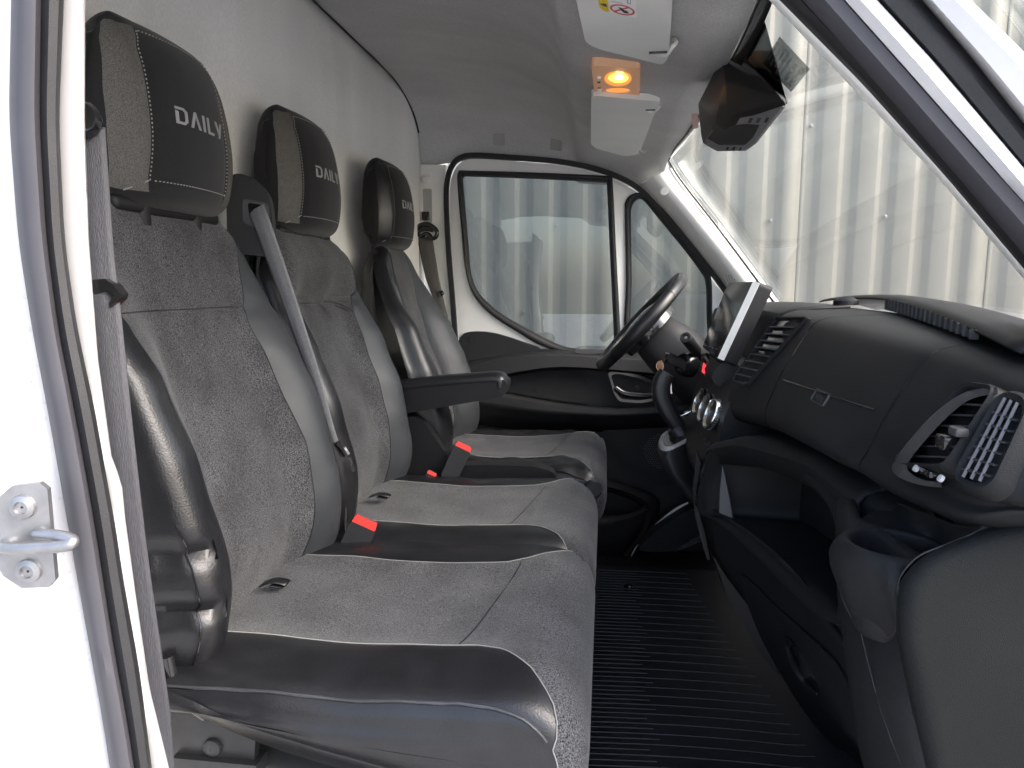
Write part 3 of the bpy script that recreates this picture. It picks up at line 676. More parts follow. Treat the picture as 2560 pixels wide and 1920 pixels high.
def seat(name, label, y0, kind):
    root = thing(name, label, 'seat', (-.3, y0, -.9), 'cab seats')
    drv = kind == 'driver'
    shear = (lambda z: .015 + .08 * (.2 - z)) if drv else (lambda z: 0)
    pr = xz(BACK, 110); n = len(pr)
    cen = [V(interp([(-.52, -.572), (-.3, -.565), (-.1, -.60), (.1, -.626)], min(max(p.z, -.48), .07)), 0, min(max(p.z, -.48), .07)) for p in pr]
    wt = [(-.53, .195), (-.45, .216), (-.2, .225), (-.05, .222), (.02, .207), (.07, .182), (.10, .155)]
    if kind == 'middle': wt = [(a, b - .005) for a, b in wt]
    if drv: wt = [(-.53, .20), (-.45, .225), (-.2, .235), (-.05, .215), (.02, .185), (.07, .15), (.10, .115)]
    half = lambda i: interp(wt, pr[i].z)
    front = [i for i in range(n) if pr[i].x > cen[i].x and pr[i].z > -.505 and pr[i].z < .112]; fset = set(front)
    if drv: ybn = lambda i: interp([(-.5, .075), (-.2, .075), (0, .095), (.09, .08)], pr[i].z); ybf = lambda i: interp([(-.5, .05), (-.2, .055), (0, .085), (.09, .08)], pr[i].z)
    elif kind == 'outer': ybn = lambda i: interp([(-.5, .15), (-.3, .165), (0, .185), (.06, .19)], pr[i].z); ybf = lambda i: interp([(-.5, .125), (-.25, .145), (-.05, .125), (.05, .15), (.09, .15)], pr[i].z)
    else: ybn = lambda i: interp([(-.5, .15), (-.2, .155), (-.03, .165), (.04, .18)], pr[i].z); ybf = lambda i: interp([(-.5, .12), (-.2, .135), (-.04, .135), (.0, .165), (.06, .165)], pr[i].z)
    bz = [(-.55, .03), (-.42, .056), (-.2, .058), (-.1, .048), (-.03, .022), (.03, .006), (.1, 0)]
    def disp(i, Q, y, nn, zone):
        fr = 1 if i in fset else 0
        if not fr: return V(shear(Q.z), 0, 0)
        B = interp(bz, Q.z); d = B * sstep(.09, .185, abs(y))
        if zone.startswith('side'): d *= cols_fade(zone)
        d += .010 * math.exp(-(((Q.z + .33) / .10) ** 2)) * (1 - (y / .2) ** 2)          # lumbar
        d += wr(V(Q.x, y + y0, Q.z), 14, .0035)
        if kind == 'middle':
            d += .022 * math.exp(-(((Q.z - .045) / .055) ** 2)) * sstep(.20, .15, abs(y)) - .016 * math.exp(-(((Q.z + .022) / .007) ** 2)) * sstep(.19, .165, abs(y))
        if kind == 'outer': d -= .004 * math.exp(-(((Q.z + .028) / .0035) ** 2))
        if drv: d -= .014 * math.exp(-(((y + .125) / .010) ** 2)) * sstep(.08, .0, Q.z) ; d += .008 * math.exp(-(((y + .10) / .018) ** 2)) * sstep(.06, -.05, Q.z)
        if kind == 'outer' and y < -.19:
            for zc in (-.305, -.375): d -= .012 * math.exp(-(((Q.z - zc + (y + .22) * .4) / .008) ** 2)) * sstep(-.185, -.215, y)
        yo = 0
        if kind == 'outer' and zone in ('sideN', 'roundN'):
            for zc in (-.305, -.375): yo += .012 * math.exp(-(((Q.z - zc) / .010) ** 2))
        return V(d + shear(Q.z), yo, 0)
    def cols_fade(z): return .8
    cols, g = pad(pr, cen, half, ybn, ybf, .030, disp, nin=22, nb=8, nr=6, ns=5, bulge=.010)
    def key(z, i, j):
        if z == 'in' and i in fset: return 'back_panel'
        if z == 'in' or z.startswith('side') or i not in fset: return 'backrest'
        return 'backrest'
    bm_ = {'back_panel': 'seat_fabric', 'backrest': 'leather'}
    def key2(z, i, j):
        k = key(z, i, j)
        if k == 'backrest' and i in fset and z in ('bolF', 'roundF'): return 'far_bolster'
        return k
    bm_['far_bolster'] = 'leather_grey'
    res = pad_objects(cols, g, key2, bm_, root, y0)
    br = res['backrest']; res['back_panel'].parent = br; res['back_panel'].matrix_parent_inverse = Matrix()
    res['far_bolster'].parent = br; res['far_bolster'].matrix_parent_inverse = Matrix()
    jn = next(j for j, c in enumerate(cols) if c[0] == 'in'); jf = max(j for j, c in enumerate(cols) if c[0] == 'in')
    ups = sorted(front, key=lambda i: pr[i].z)[1:]
    for j in (jn, jf):
        tube('seam', [V(g[j][i].x + .0006, g[j][i].y + y0, g[j][i].z) for i in ups], .0009, M['belt' if j == jn and not drv else 'leather'], br, 5)
    def cross(zc, name='seam', r=.0009):
        i = min(front, key=lambda q: abs(pr[q].z - zc)); tube(name, [V(g[j][i].x + .0002, g[j][i].y + y0, g[j][i].z) for j in range(jn, jf + 1)], r, M['leather'], br, 5)
    if kind == 'outer':
        cross(-.028)
        js = [c[0] for c in cols].index('bolN') + 3
        idx = [i for i in ups if -.47 < pr[i].z < -.20]
        tube('side_seam', [V(g[js][i].x + .0008 - .02 * sstep(-.30, -.20, pr[i].z), g[js][i].y + y0 - .0016, g[js][i].z) for i in idx], .0013, M['gloss_black'], br, 5)
    if kind == 'middle': cross(-.024)
    # ------------------------------------------------ cushion
    cx = .02 if drv else 0
    cw = .25 if kind == 'outer' else (.222 if kind == 'middle' else .252)
    zb = -.575
    CU = [(-.565, -.462), (-.52, -.447), (-.42, -.444), (-.30, -.446), (-.20, -.443), (-.11, -.439), (-.060, -.444), (-.024, -.466), (-.010, -.505), (-.014, -.545), (-.030, zb), (-.06, zb - .008), (-.2, zb + .010), (-.33, zb + .035), (-.42, zb + .060), (-.48, zb + .085), (-.535, zb + .098)]
    pc = xz(CU, 120); nc = len(pc)
    cc = [V(min(max(p.x, -.52), -.075), 0, interp([(-.56, -.463), (-.45, -.473), (-.3, -.495), (-.075, -.510)], p.x)) for p in pc]
    ib = next(i for i in range(nc) if pc[i].x > -.07 and pc[i].z < zb + .002); topf = [i for i in range(2, ib + 1)]; tset = set(topf)
    def yb(i):
        p = pc[i]
        if p.z < -.475: return cw + .1
        return interp([(-.6, .135), (-.15, .135), (-.115, .148), (-.077, .185), (-.05, .225), (-.034, .252), (-.022, cw + .02)], p.x)
    ybn_c = (lambda i: yb(i) - (.012 if p_in(i) else 0)) if kind == 'middle' else yb
    def p_in(i): return pc[i].x < -.15
    def dispc(i, Q, y, nn, zone):
        p = pc[i]; d = V(cx, 0, 0); top = sstep(-.50, -.46, p.z) * sstep(-.01, -.06, p.x)
        dz = 0
        dz += top * (.008 * math.exp(-(((abs(y) - .165) / .045) ** 2)) - .009 * math.exp(-(((p.x + .30) / .13) ** 2)) * (1 - min(1, (y / .17) ** 2)))
        dz += top * wr(V(p.x, y + y0, .3), 11, .0025)
        dz -= top * .004 * math.exp(-(((p.x + .135 - .06 * y) / .004) ** 2)) * (1 if abs(y) < yb(i) else 0)        # cross seam
        if zone in ('bolN', 'bolF', 'roundN', 'roundF', 'sideN', 'sideF'):
            a = V(p.x * 1.0, y + y0, Q.z); dz += wr(a, 18, .002 if not drv else .009) + (wr(V(a.x * 2, a.y * 8, a.z * 8), 9, .004) if drv else 0)
        return d + V(0, 0, dz)
    cols, g = pad(pc, cc, lambda i: cw, yb, yb, .034, dispc, nin=24, nb=7, nr=7, ns=5, bulge=.006)
    ffront = set(i for i in topf if pc[i].x > -.05 and pc[i].z < -.447 and pc[i].z > -.59)
    def keyc(z, i, j):
        if i in tset and z == 'in': return 'cushion_panel'
        if z in ('bolF',) and i in tset and kind != 'driver': return 'far_bolster'
        return 'cushion'
    res = pad_objects(cols, g, keyc, {'cushion_panel': 'seat_fabric', 'cushion': 'leather', 'far_bolster': 'leather'}, root, y0)
    cu = res['cushion']
    for k in ('cushion_panel', 'far_bolster'):
        if k in res: res[k].parent = cu; res[k].matrix_parent_inverse = Matrix()
    jn = next(j for j, c in enumerate(cols) if c[0] == 'in'); jf = max(j for j, c in enumerate(cols) if c[0] == 'in')
    order = [i for i in range(nc) if i in tset]; 
    # start the seam at the rear of the seat
    cut = next((k for k in range(len(order) - 1) if order[k + 1] != order[k] + 1), None)
    if cut is not None: order = order[cut + 1:] + order[:cut + 1]
    for j in (jn, jf):
        tube('seam', [V(g[j][i].x, g[j][i].y + y0, g[j][i].z) + V(.0006, -.0005 if j == jn else .0005, .0007) for i in order], .0008, M['thread'], cu, 5)
    ic = min(topf, key=lambda q: abs(pc[q].x + .145) + (9 if pc[q].z < -.46 else 0))
    tube('cross_seam' if True else '', [V(g[j][ic].x + .022 * (g[j][ic].y / .135), g[j][ic].y + y0, g[j][ic].z + .0006) for j in range(jn, jf + 1)], .0006, M['leather'], cu, 5)
    jr = [c[0] for c in cols].index('bolN') + 3
    pip = [g[jr][i] for i in order if pc[i].x < -.036 and pc[i].z > -.5]
    tube('piping', [V(p.x, p.y + y0 - .001, p.z) for p in pip], .0022, M['leather_grey' if not drv else 'leather'], cu, 6)
    headrest(root, y0, .0 if not drv else .012, leather=drv)
    # plastic collar under the headrest
    box('top_cover', (-.622 + (.012 if drv else 0), y0, .106), (.045, .24 if not drv else .14, .02), M['black_plastic'], root, None, .008, 3)
    return root, g, cols
YP, YM, YD = .945, 1.40, 1.95
ps, _, _ = seat('seat', 'nearest grey fabric passenger seat by the open doorway, largest of the three', YP, 'outer')
ms, _, _ = seat('seat', 'middle grey fabric seat with a fold seam across its back, between the other two', YM, 'middle')
ds, _, _ = seat('seat', 'driver seat with armrest and wrinkled black side bolsters, beside the far door', YD, 'driver')
# loops of strap in the seat folds
def strap_loop(par, c, dirv, w, l):
    d = Vector(dirv).normalized(); s = V(0, 1, 0)
    pts = [c, c + d * l * .5 + V(0, 0, .006), c + d * l + V(0, 0, .002), c + d * l * .9 + V(0, 0, -.003), c + d * .4 * l + V(0, 0, -.001)]
    path = spline(pts, 5)
    rows = [[p + s * w / 2, p - s * w / 2] for p in path]
    return solid(mk('strap_loop', *loftg(rows), M['leather'], par, 60), .0015)
strap_loop(ps, at(655, 1466, YP - .005) + V(0, 0, .004), (1, .25, -.05), .020, .036)
strap_loop(ms, at(925, 1245, YM - .02) + V(0, 0, .004), (1, .25, -.05), .020, .04)
strap_loop(ms, at(800, 752, YM - .02) + V(.012, 0, 0), (.8, .9, -.5), .012, .06)
# seat frames and base
dkb = prism('side_bracket', pix([(430, 1690), (470, 1680), (640, 1830), (632, 1935), (520, 1960), (425, 1960)], YP - .205), (0, .012, 0), M['dark_steel'], ps, .003)
mk('bolt', *latheg(at(532, 1868, YP - .206), (0, -1, 0), [(.012, 0), (.011, .004), (.006, .006), (.001, .006)], 10), M['dark_steel'], dkb)
tube('recline_tube', spline(pix([(418, 1640), (432, 1700), (468, 1752), (520, 1790)], YP - .225), 6), .0075, M['gloss_black'], ps, 10)
box('base_box', (-.24, YP, -.74), (.42, .40, .315), M['grey_plastic'], ps, None, .012, 3)
prism('floor_rail', pix([(430, 1895), (640, 1915), (640, 1990), (430, 1990)], YP - .215), (0, .03, 0), M['dark_steel'], ps, .003)
box('base_box', (-.24, YM, -.74), (.42, .36, .315), M['grey_plastic'], ms, None, .012, 3)
box('base_box', (-.24, YD, -.74), (.40, .40, .315), M['black_plastic'], ds, None, .012, 3)
# driver's folding armrest
AY = 1.655
arm = prism('armrest', arc_round(pix([(975, 975), (1080, 962), (1225, 950), (1262, 950), (1268, 962), (1262, 990), (1205, 1001), (1000, 1036), (975, 1030)], AY), [.005, .005, .02, .012, .008, .012, .01, .01, .005]), (0, .075, 0), M['black_plastic'], ds, .008, 3)
tp = spline(pix([(975, 966), (1080, 953), (1200, 943), (1240, 941), (1256, 948), (1258, 965)], AY + .036), 6)
mk('armrest_pad', *sweepg(tp, [(.036, -.010), (.039, 0), (.030, .010), (0, .013), (-.030, .010), (-.039, 0), (-.036, -.010)], (0, 1, 0)), M['leather'], arm, 60)
# side cover and storage bin between the middle and driver seats
cv = prism('side_cover', arc_round(pix([(1010, 1045), (1035, 1040), (1060, 1055), (1118, 1140), (1128, 1175), (1120, 1230), (1010, 1230)], AY + .01), .02), (0, .03, 0), M['black_plastic'], ds, .006, 3)
prism('seat_tray', arc_round(pix([(1115, 1166), (1200, 1162), (1340, 1166), (1392, 1184), (1396, 1235), (1110, 1235)], AY + .02), .02), (0, .05, 0), M['black_plastic'], ds, .006, 3)
kn = at(1480, 1222, 1.70)
mk('height_knob', *latheg(kn, (.3, -.9, .2), [(.022, 0), (.022, .016), (.018, .02), (.001, .02)], 22), M['dark_steel'], ds)
# ================================================================ buckles
def buckle(name, label, c, tilt, s=1.0, group='red buckles'):
    root = thing(name, label, 'buckle', c, group); X_, U_, N_ = frame_axes((.25, -.95, .15), tilt)
    c = Vector(c); q = [(-.024, -.10), (.024, -.10), (.026, -.004), (-.026, -.004)]
    prism('housing', arc_round([c + X_ * a * s + U_ * b * s - N_ * .010 for a, b in q], .006), N_ * .026, M['black_plastic'], root, .003)
    q = [(-.024, -.005), (.024, -.005), (.022, .010), (-.022, .010)]
    prism('press_button', arc_round([c + X_ * a * s + U_ * b * s - N_ * .007 for a, b in q], .003), N_ * .020, M['red_plastic'], root, .003)
    prism('slot_frame', arc_round([c + X_ * a * s + U_ * b * s - N_ * .004 for a, b in [(-.020, .0085), (.020, .0085), (.019, .0115), (-.019, .0115)]], .001), N_ * .006, M['grey_plastic'], root)
    return root
buckle('seat_belt_buckle', 'black buckle with red button between the nearest two seat cushions', at(912, 1308, 1.165), (.45, 0, .9), .92)
buckle('seat_belt_buckle', 'black buckle with red button beside the driver seat cushion', at(1157, 1118, 1.665), (.45, 0, .9), .85)
buckle('seat_belt_buckle', 'red buckle tip barely showing behind the middle seat cushion', at(1079, 1184, 1.60), (.45, 0, .9), .5)
# ================================================================ belts
def ribbon(name, pts, widths, mt, parent, wd, n=8, th=.0016):
    path = spline(pts, n); m = len(path); rows = []
    for i, p in enumerate(path):
        t = i / (m - 1) * (len(widths) - 1); k = min(int(t), len(widths) - 2); w = lerp(widths[k], widths[k + 1], t - k)
        T = (path[min(m - 1, i + 1)] - path[max(0, i - 1)]).normalized(); d = Vector(wd); d = (d - T * d.dot(T)).normalized()
        rows.append([p + d * w * (a / 6 - .5) + d.cross(T) * (.0012 * math.cos(a / 6 * math.pi * 2)) for a in range(7)])
    return solid(mk(name, *loftg(rows), M[mt], parent, 60), th, 0)
# nearest belt hanging from the pillar
nb = thing('seat_belt', 'grey seat belt hanging along the doorway pillar beside the nearest seat', 'seat belt', at(330, 1900, .60), 'seat belts')
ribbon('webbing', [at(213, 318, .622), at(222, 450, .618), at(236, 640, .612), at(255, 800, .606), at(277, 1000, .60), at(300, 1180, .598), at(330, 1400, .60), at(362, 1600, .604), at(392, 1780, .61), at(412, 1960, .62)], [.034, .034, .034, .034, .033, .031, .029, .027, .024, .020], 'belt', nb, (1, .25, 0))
pts = [at(u, v, .606) for u, v in [(222, 700), (262, 697), (283, 712), (300, 735), (296, 748), (275, 768), (272, 758), (284, 740), (266, 726), (240, 735), (224, 738)]]
prism('tongue_grip', pts, (0, .012, 0), M['gloss_black'], nb, .002)
prism('tongue', pix([(274, 798), (280, 800), (294, 838), (292, 848), (285, 848), (272, 815)], .612), (0, .003, 0), M['steel'], nb, .0006)
mk('pillar_anchor', *latheg(at(201, 296, .612), (.5, -.8, 0), [(.017, -.012), (.017, 0), (.013, .008), (.010, .006), (.001, .006)], 20), M['gloss_black'], nb)
# middle belt with its shoulder guide
mb = thing('seat_belt', 'grey seat belt running diagonally from the plastic shoulder guide to the middle seat', 'seat belt', at(860, 1250, 1.19), 'seat belts')
GY = 1.165
gpoly = [(572, 640), (566, 520), (560, 470), (563, 448), (592, 434), (622, 440), (650, 458), (668, 482), (677, 520), (684, 600), (686, 632), (660, 640), (610, 636)]
gd = prism('shoulder_guide', pxs(gpoly, GY - .012, 3), (-.02, .055, 0), M['guide_grey'], mb, .008, 3)
fo = arc_round(pix([(606, 496), (668, 508), (676, 572), (672, 585), (606, 556)], GY - .0145), .008)
fi = arc_round(pix([(618, 506), (663, 514), (668, 552), (660, 556), (622, 540)], GY - .0145), .006)
mk('guide_frame', *frameg(fo, fi, (0, .006, 0)), M['grey_plastic'], gd)
prism('guide_slot', fi, (0, .002, 0), M['gloss_black'], gd).location.y = .0015
ribbon('webbing', [at(640, 522, GY - .018), at(655, 560, GY - .024), at(690, 660, GY - .012), at(735, 790, GY + .0), at(782, 930, GY + .012), at(815, 1040, GY + .02), at(838, 1110, GY + .024)], [.030, .031, .030, .027, .023, .017, .013], 'belt_paled', mb, (1, -.12, .35))
ribbon('webbing', [at(842, 1100, GY + .03), at(855, 1160, GY + .03), at(862, 1235, GY + .032), at(862, 1330, GY + .03)], [.010, .008, .006, .006], 'belt_dark', mb, (.6, -.8, .3))
mk('tongue_grip', *sweepg(spline(pix([(842, 1106), (858, 1122), (868, 1138)], GY + .02), 4), circ(.0065, 8), None), M['gloss_black'], mb)
prism('tongue', pix([(868, 1146), (874, 1144), (884, 1176), (880, 1180), (875, 1168)], GY + .018), (.002, .004, 0), M['chrome'], mb, .0005)
# driver belt on the far pillar
db = thing('seat_belt', 'dark seat belt hanging from the far pillar behind the driver seat', 'seat belt', at(1096, 760, 2.43), 'seat belts')
ribbon('webbing', [at(1062, 592, 2.425), at(1070, 640, 2.423), at(1080, 690, 2.42), at(1094, 740, 2.418), at(1112, 800, 2.415)], [.052, .050, .046, .036, .026], 'belt_dark', db, (1, .2, 0))
ring = spline(pix([(1043, 580), (1048, 565), (1064, 560), (1080, 565), (1092, 578), (1090, 592), (1080, 596), (1074, 588), (1064, 584), (1052, 590)], 2.418), 5, True)
mk('belt_ring', *sweepg(ring, circ(.0075, 8), None, True), M['gloss_black'], db, 60)
prism('ring_cover', pxs([(1042, 584), (1050, 562), (1066, 558), (1080, 566), (1082, 580), (1062, 578)], 2.42, 3), (0, .012, 0), M['gloss_black'], db, .003)
mk('belt_stop', *latheg(at(1103, 733, 2.412), (0, -1, 0), [(.010, -.004), (.010, .004), (.006, .006), (.001, .006)], 12), M['gloss_black'], db)
# ================================================================ dashboard
dash = thing('dashboard', 'black plastic van dashboard with vents, cup holder, open pocket and centre stack', 'dashboard', (.4, 1.3, -.9))
DP = M['dash_plastic']; BP = M['black_plastic']
def zt(y): return -.034 - .016 * ((1.49 - y) / .77) ** 2
FACE = [(.420, .000), (.345, -.003), (.322, -.006), (.308, -.012), (.299, -.022), (.284, -.048), (.268, -.078), (.254, -.108), (.245, -.130), (.242, -.142), (.245, -.154), (.256, -.163), (.285, -.168)]
def fbul(y): return sstep(.71, .655, y)
def pod_g(y): return interp([(.515, .10), (.53, .070), (.54, .050), (.55, .040), (.56, .034), (.58, .029), (.615, .023), (.665, .015), (.72, .008), (.76, 0)], y)
def face_row(y):
    z0 = zt(y); b = fbul(y); e = sstep(.555, .515, y); row = []
    pts = spline([V(a, 0, c) for a, c in FACE], 4)
    for p in pts:
        low = sstep(-.09, -.14, p.z) * b
        row.append(V(p.x - .022 * sstep(1.08, 1.3, y) * sstep(-.05, -.13, p.z) + pod_g(y) * sstep(-.075, -.125, p.z) + e * .03 * (1 - math.sqrt(max(0, 1 - e * e * .95))), y, z0 + (p.z if p.z > -.09 else -.09 + (p.z + .09) * interp([(.53, .10), (.54, .20), (.55, .36), (.56, .46), (.58, .54), (.615, .58), (.665, .65), (.74, .62), (1.03, 1.03), (1.3, 1.5)], y)) - e * .004))
    return row
def facex(y, z):
    r = [p for p in face_row(y)][8:]
    for a, b in zip(r, r[1:]):
        if b.z <= z <= a.z: return a.x + (b.x - a.x) * (z - a.z) / (b.z - a.z)
    return r[0].x if z > r[0].z else r[-1].x
def solve(u, v, fx, lo=.35, hi=2.4):
    d = ray(u, v); g = lambda y: d.x / d.y * y - fx(y, d.z / d.y * y)
    for _ in range(44):
        m = (lo + hi) / 2
        if g(m) > 0: hi = m
        else: lo = m
    return d * (lo / d.y)
def onface(u, v, off=0): return solve(u, v, lambda y, z: facex(y, z) - off)
def facel(name, y0, y1, n, mt=DP):
    rows = [face_row(lerp(y0, y1, k / n)) for k in range(n + 1)]
    return mk(name, *loftg(rows), mt, dash, 50)
yl = [.512, .516, .522, .53, .54, .555, .57, .59, .61, .63, .65, .67, .69, .705, .7192]
mk('end_pod', *loftg([[V(.43, .509, p.z) for p in face_row(.512)], [V(p.x + .012, .5095, p.z) for p in face_row(.512)]] + [face_row(y) for y in yl]), DP, dash, 50)
facel('airbag_panel', .7204, 1.0985, 16)
facel('upper_trim', 1.1015, 1.30, 8)
rows = []
for y in [1.302, 1.36, 1.45, 1.55, 1.65, 1.75, 1.9, 2.1, 2.38]:
    dx = .035 * sstep(1.6, 1.8, y); z0 = zt(y)
    rows.append([V(.42, y, z0), V(.36 + dx, y, z0 - .003), V(.335 + dx, y, z0 - .006), V(.318 + dx, y, z0 - .014), V(.312 + dx, y, z0 - .03), V(.315 + dx, y, z0 - .09), V(.31 + dx, y, z0 - .16), V(.33 + dx, y, z0 - .25)])
solid(mk('instrument_trim', *loftg(rows), DP, dash, 50), .004, -1)
# mouldings on the airbag lid
gl = [onface(lerp(1959, 2187, t), lerp(950, 1025, t), .0004) for t in [k / 12 for k in range(13)]]
mk('split_line', *sweepg(gl, circ(.0012, 6), None), M['gloss_black'], dash)
lc = onface(2052, 994, 0); e = .004
tx = V(0, -1, 0); tu = (V(facex(lc.y, lc.z + e), lc.y, lc.z + e) - V(facex(lc.y, lc.z - e), lc.y, lc.z - e)).normalized()
nrm_ = tx.cross(tu)
plo = arc_round([lc + tx * a + tu * b for a, b in ((-.026, -.0085), (.026, -.0085), (.026, .0085), (-.026, .0085))], .004)
pli = arc_round([lc + tx * a + tu * b for a, b in ((-.0248, -.0073), (.0248, -.0073), (.0248, .0073), (-.0248, .0073))], .0035)
mk('airbag_badge', *frameg([p + nrm_ * .0022 for p in plo], [p + nrm_ * .0022 for p in pli], nrm_ * -.003), M['grey_plastic'], dash)
text_mesh('badge_text', 'Airbag', lc, tx, tu, .0125, M['grey_plastic'], dash, .0018)
# top of the dashboard up to the windscreen
rows = []
for k in range(33):
    y = lerp(.52, 2.40, k / 32); z0 = zt(y); w = ws(1, min(2.33, max(.65, y)))
    rows.append([V(.418, y, z0), V(.45, y, z0 - .002), V(.50, y, z0 - .008), V(w.x - .02, y, min(w.z - .01, z0 - .02)), V(w.x + .05, y, w.z - .06)])
solid(mk('top_panel', *loftg(rows), DP, dash, 50), .004, -1)
# raised demister cover with its slots
def rimx(y): return interp([(.55, .325), (.7, .352), (.9, .392), (1.2, .45), (1.5, .487), (1.75, .50)], y)
ry = [lerp(.60, 1.72, k / 30) for k in range(31)]
def rz(y): return zt(y) + .004 + .016 * math.sin(math.pi * min(1, max(0, (y - .56) / 1.18))) ** .8
rows = [[V(rimx(y) + .02 * q, y, rz(y) + d) for y in ry] for q, d in ((-.6, -.003), (-.1, .0015), (1, .002), (3, -.004), (5.5, -.02))]
solid(mk('demister_cover', *loftg(rows), BP, dash, 60), .003)
for k in range(20):
    y = .72 + k * .024
    box('demister_slot', (rimx(y) - .012, y, (zt(y) + rz(y)) / 2 + .001), (.006, .006, max(.004, (rz(y) - zt(y)) * .8)), M['grey_plastic'], dash)
spk = onface(2070, 770, 0)
mk('light_sensor', *latheg(V(.43, 1.36, zt(1.36) + .004), (0, 0, 1), [(.022, 0), (.021, .008), (.012, .014), (.001, .016)], 20), BP, dash)
# ---------------- vents
def vent(pts, name, n, mt_frame, proud, wid, knob=None, par=dash, vertical=0, slat_mt='slat', rr=.010, depth=.010):
    P = [onface(u, v, 0) for u, v in pts]; c = sum(P, V(0, 0, 0)) / len(P)
    nn = V(-1, 0, .55).normalized()
    L0 = arc_round(P, rr, 5); m = len(L0); out = [c + (p - c) * (1 + wid / (p - c).length) for p in L0]
    rows = [[p - nn * .004 for p in out], [p + nn * proud * .7 for p in [o.lerp(l, .12) for o, l in zip(out, L0)]], [o.lerp(l, .4) + nn * proud for o, l in zip(out, L0)], [o.lerp(l, .85) + nn * proud * .9 for o, l in zip(out, L0)], [l + nn * proud * .5 for l in L0], [l + nn * -.004 for l in L0]]
    fr = mk(name, *loftg(rows, closed=True), M[mt_frame], par, 50)
    prism('vent_back', [l + nn * .0006 for l in L0], nn * .0006, M['gloss_black'], fr)
    a, b, c2, d = P[0], P[1], P[2], P[3]          # bottom-left, bottom-right, top-right, top-left
    for k in range(1, n):
        t = k / n; s0, s1 = a.lerp(d, t), b.lerp(c2, t)
        dr_ = (s1 - s0).normalized(); up_ = dr_.cross(nn)
        q = [s0 + nn * .001 + up_ * -.001, s0 + nn * depth + up_ * .003, s0 + nn * depth + up_ * .0045, s0 + nn * .001 + up_ * .001]
        prism('slat', [p + dr_ * .002 for p in q], (s1 - s0) - dr_ * .004, M[slat_mt], fr)
    for k in range(1, vertical + 1):
        t = k / (vertical + 1); s0, s1 = a.lerp(b, t), d.lerp(c2, t); dr_ = (s1 - s0).normalized(); sd_ = dr_.cross(nn)
        prism('bar', [s0 + nn * (depth * .9) + sd_ * -.0006, s0 + nn * (depth * .9) + sd_ * .0006, s0 + nn * (depth + .001) + sd_ * .0006, s0 + nn * (depth + .001) + sd_ * -.0006], s1 - s0, M['bar_grey'], fr)
    return fr, P, nn
v1, P1, nn = vent([(2262, 1168), (2390, 1174), (2512, 992), (2432, 984)], 'end_vent', 7, 'dash_plastic', .012, .007)
q = onface(2408, 1085, .012); box('vent_slider', q + nn * .004, (.010, .014, .007), M['vent_trim'], v1, None, .002)
q = onface(2368, 1105, .010); box('slider_stem', q, (.012, .016, .012), M['gloss_black'], v1, None, .002)
# thumbwheel and its two printed dots under the vent
tw = box('thumb_wheel', onface(2322, 1180, .009), (.008, .020, .006), M['gloss_black'], v1, None, .002)
for (u, v) in ((2288, 1170), (2350, 1195)):
    mk('mark', *latheg(onface(u, v, .0145), nn, [(.0028, -.002), (.0028, .0006), (.0001, .0008)], 14), M['print_white'], v1)
ro = spline([V(a, b, 0) for a, b in [(2352, 1218), (2300, 1212), (2252, 1196), (2230, 1172), (2252, 1128), (2318, 1050), (2380, 998), (2430, 974), (2490, 966)]], 5)
ri = spline([V(a, b, 0) for a, b in [(2352, 1206), (2310, 1200), (2280, 1186), (2268, 1166), (2286, 1134), (2345, 1066), (2404, 1012), (2446, 992), (2494, 984)]], 5)
rows = [[onface(p.x, p.y, -.002) for p in ro], [onface(p.x, p.y, .008) for p in ro], [onface(p.x + 3, p.y + 1, .0125) for p in ro], [onface(p.x, p.y, .0115) for p in ri], [onface(p.x, p.y, .001) for p in ri]]
mk('vent_rim', *loftg(rows), M['vent_trim'], v1, 40)
v2, P2, nn = vent([(2418, 1204), (2502, 1226), (2592, 1030), (2528, 1006)], 'demister_vent', 7, 'dash_plastic', .010, .009, vertical=3, rr=.012)
v3, P3, nn = vent([(1838, 952), (1874, 962), (2022, 800), (1946, 800)], 'centre_vent', 9, 'dash_plastic', .007, .007, rr=.006, depth=.007)
q = onface(1905, 882, .010); box('vent_slider', q, (.006, .016, .005), M['vent_trim'], v3, None, .0015)
# ---------------- shelf, pocket and lower panels
def xf(y, z=0): return .262 - .65 * max(0, y - .88) ** 2
def onlow(u, v, off=0): return solve(u, v, lambda y, z: xf(y) - off)
hole = [(1803, 1172), (1812, 1158), (1860, 1158), (1925, 1172), (1995, 1202), (2045, 1246), (2070, 1292), (2082, 1350), (2088, 1430), (2094, 1508), (2088, 1512), (2000, 1440), (1900, 1352), (1832, 1298), (1797, 1284), (1796, 1230)]
rim = [(1752, 1150), (1790, 1106), (1870, 1088), (1960, 1112), (2042, 1148), (2120, 1198), (2190, 1262), (2200, 1350), (2200, 1430), (2190, 1545), (2104, 1578), (2002, 1500), (1890, 1388), (1806, 1312), (1752, 1280), (1748, 1220)]
def ring_pts(pp, n=4): return spline([V(a, b, 0) for a, b in pp], n, True)
H, Rm = ring_pts(hole), ring_pts(rim)
hl_ = [onlow(p.x, p.y) for p in H]; rl_ = [onlow(p.x, p.y) for p in Rm]
def lipb(h): return .010 * sstep(-.30, -.345, h.z)
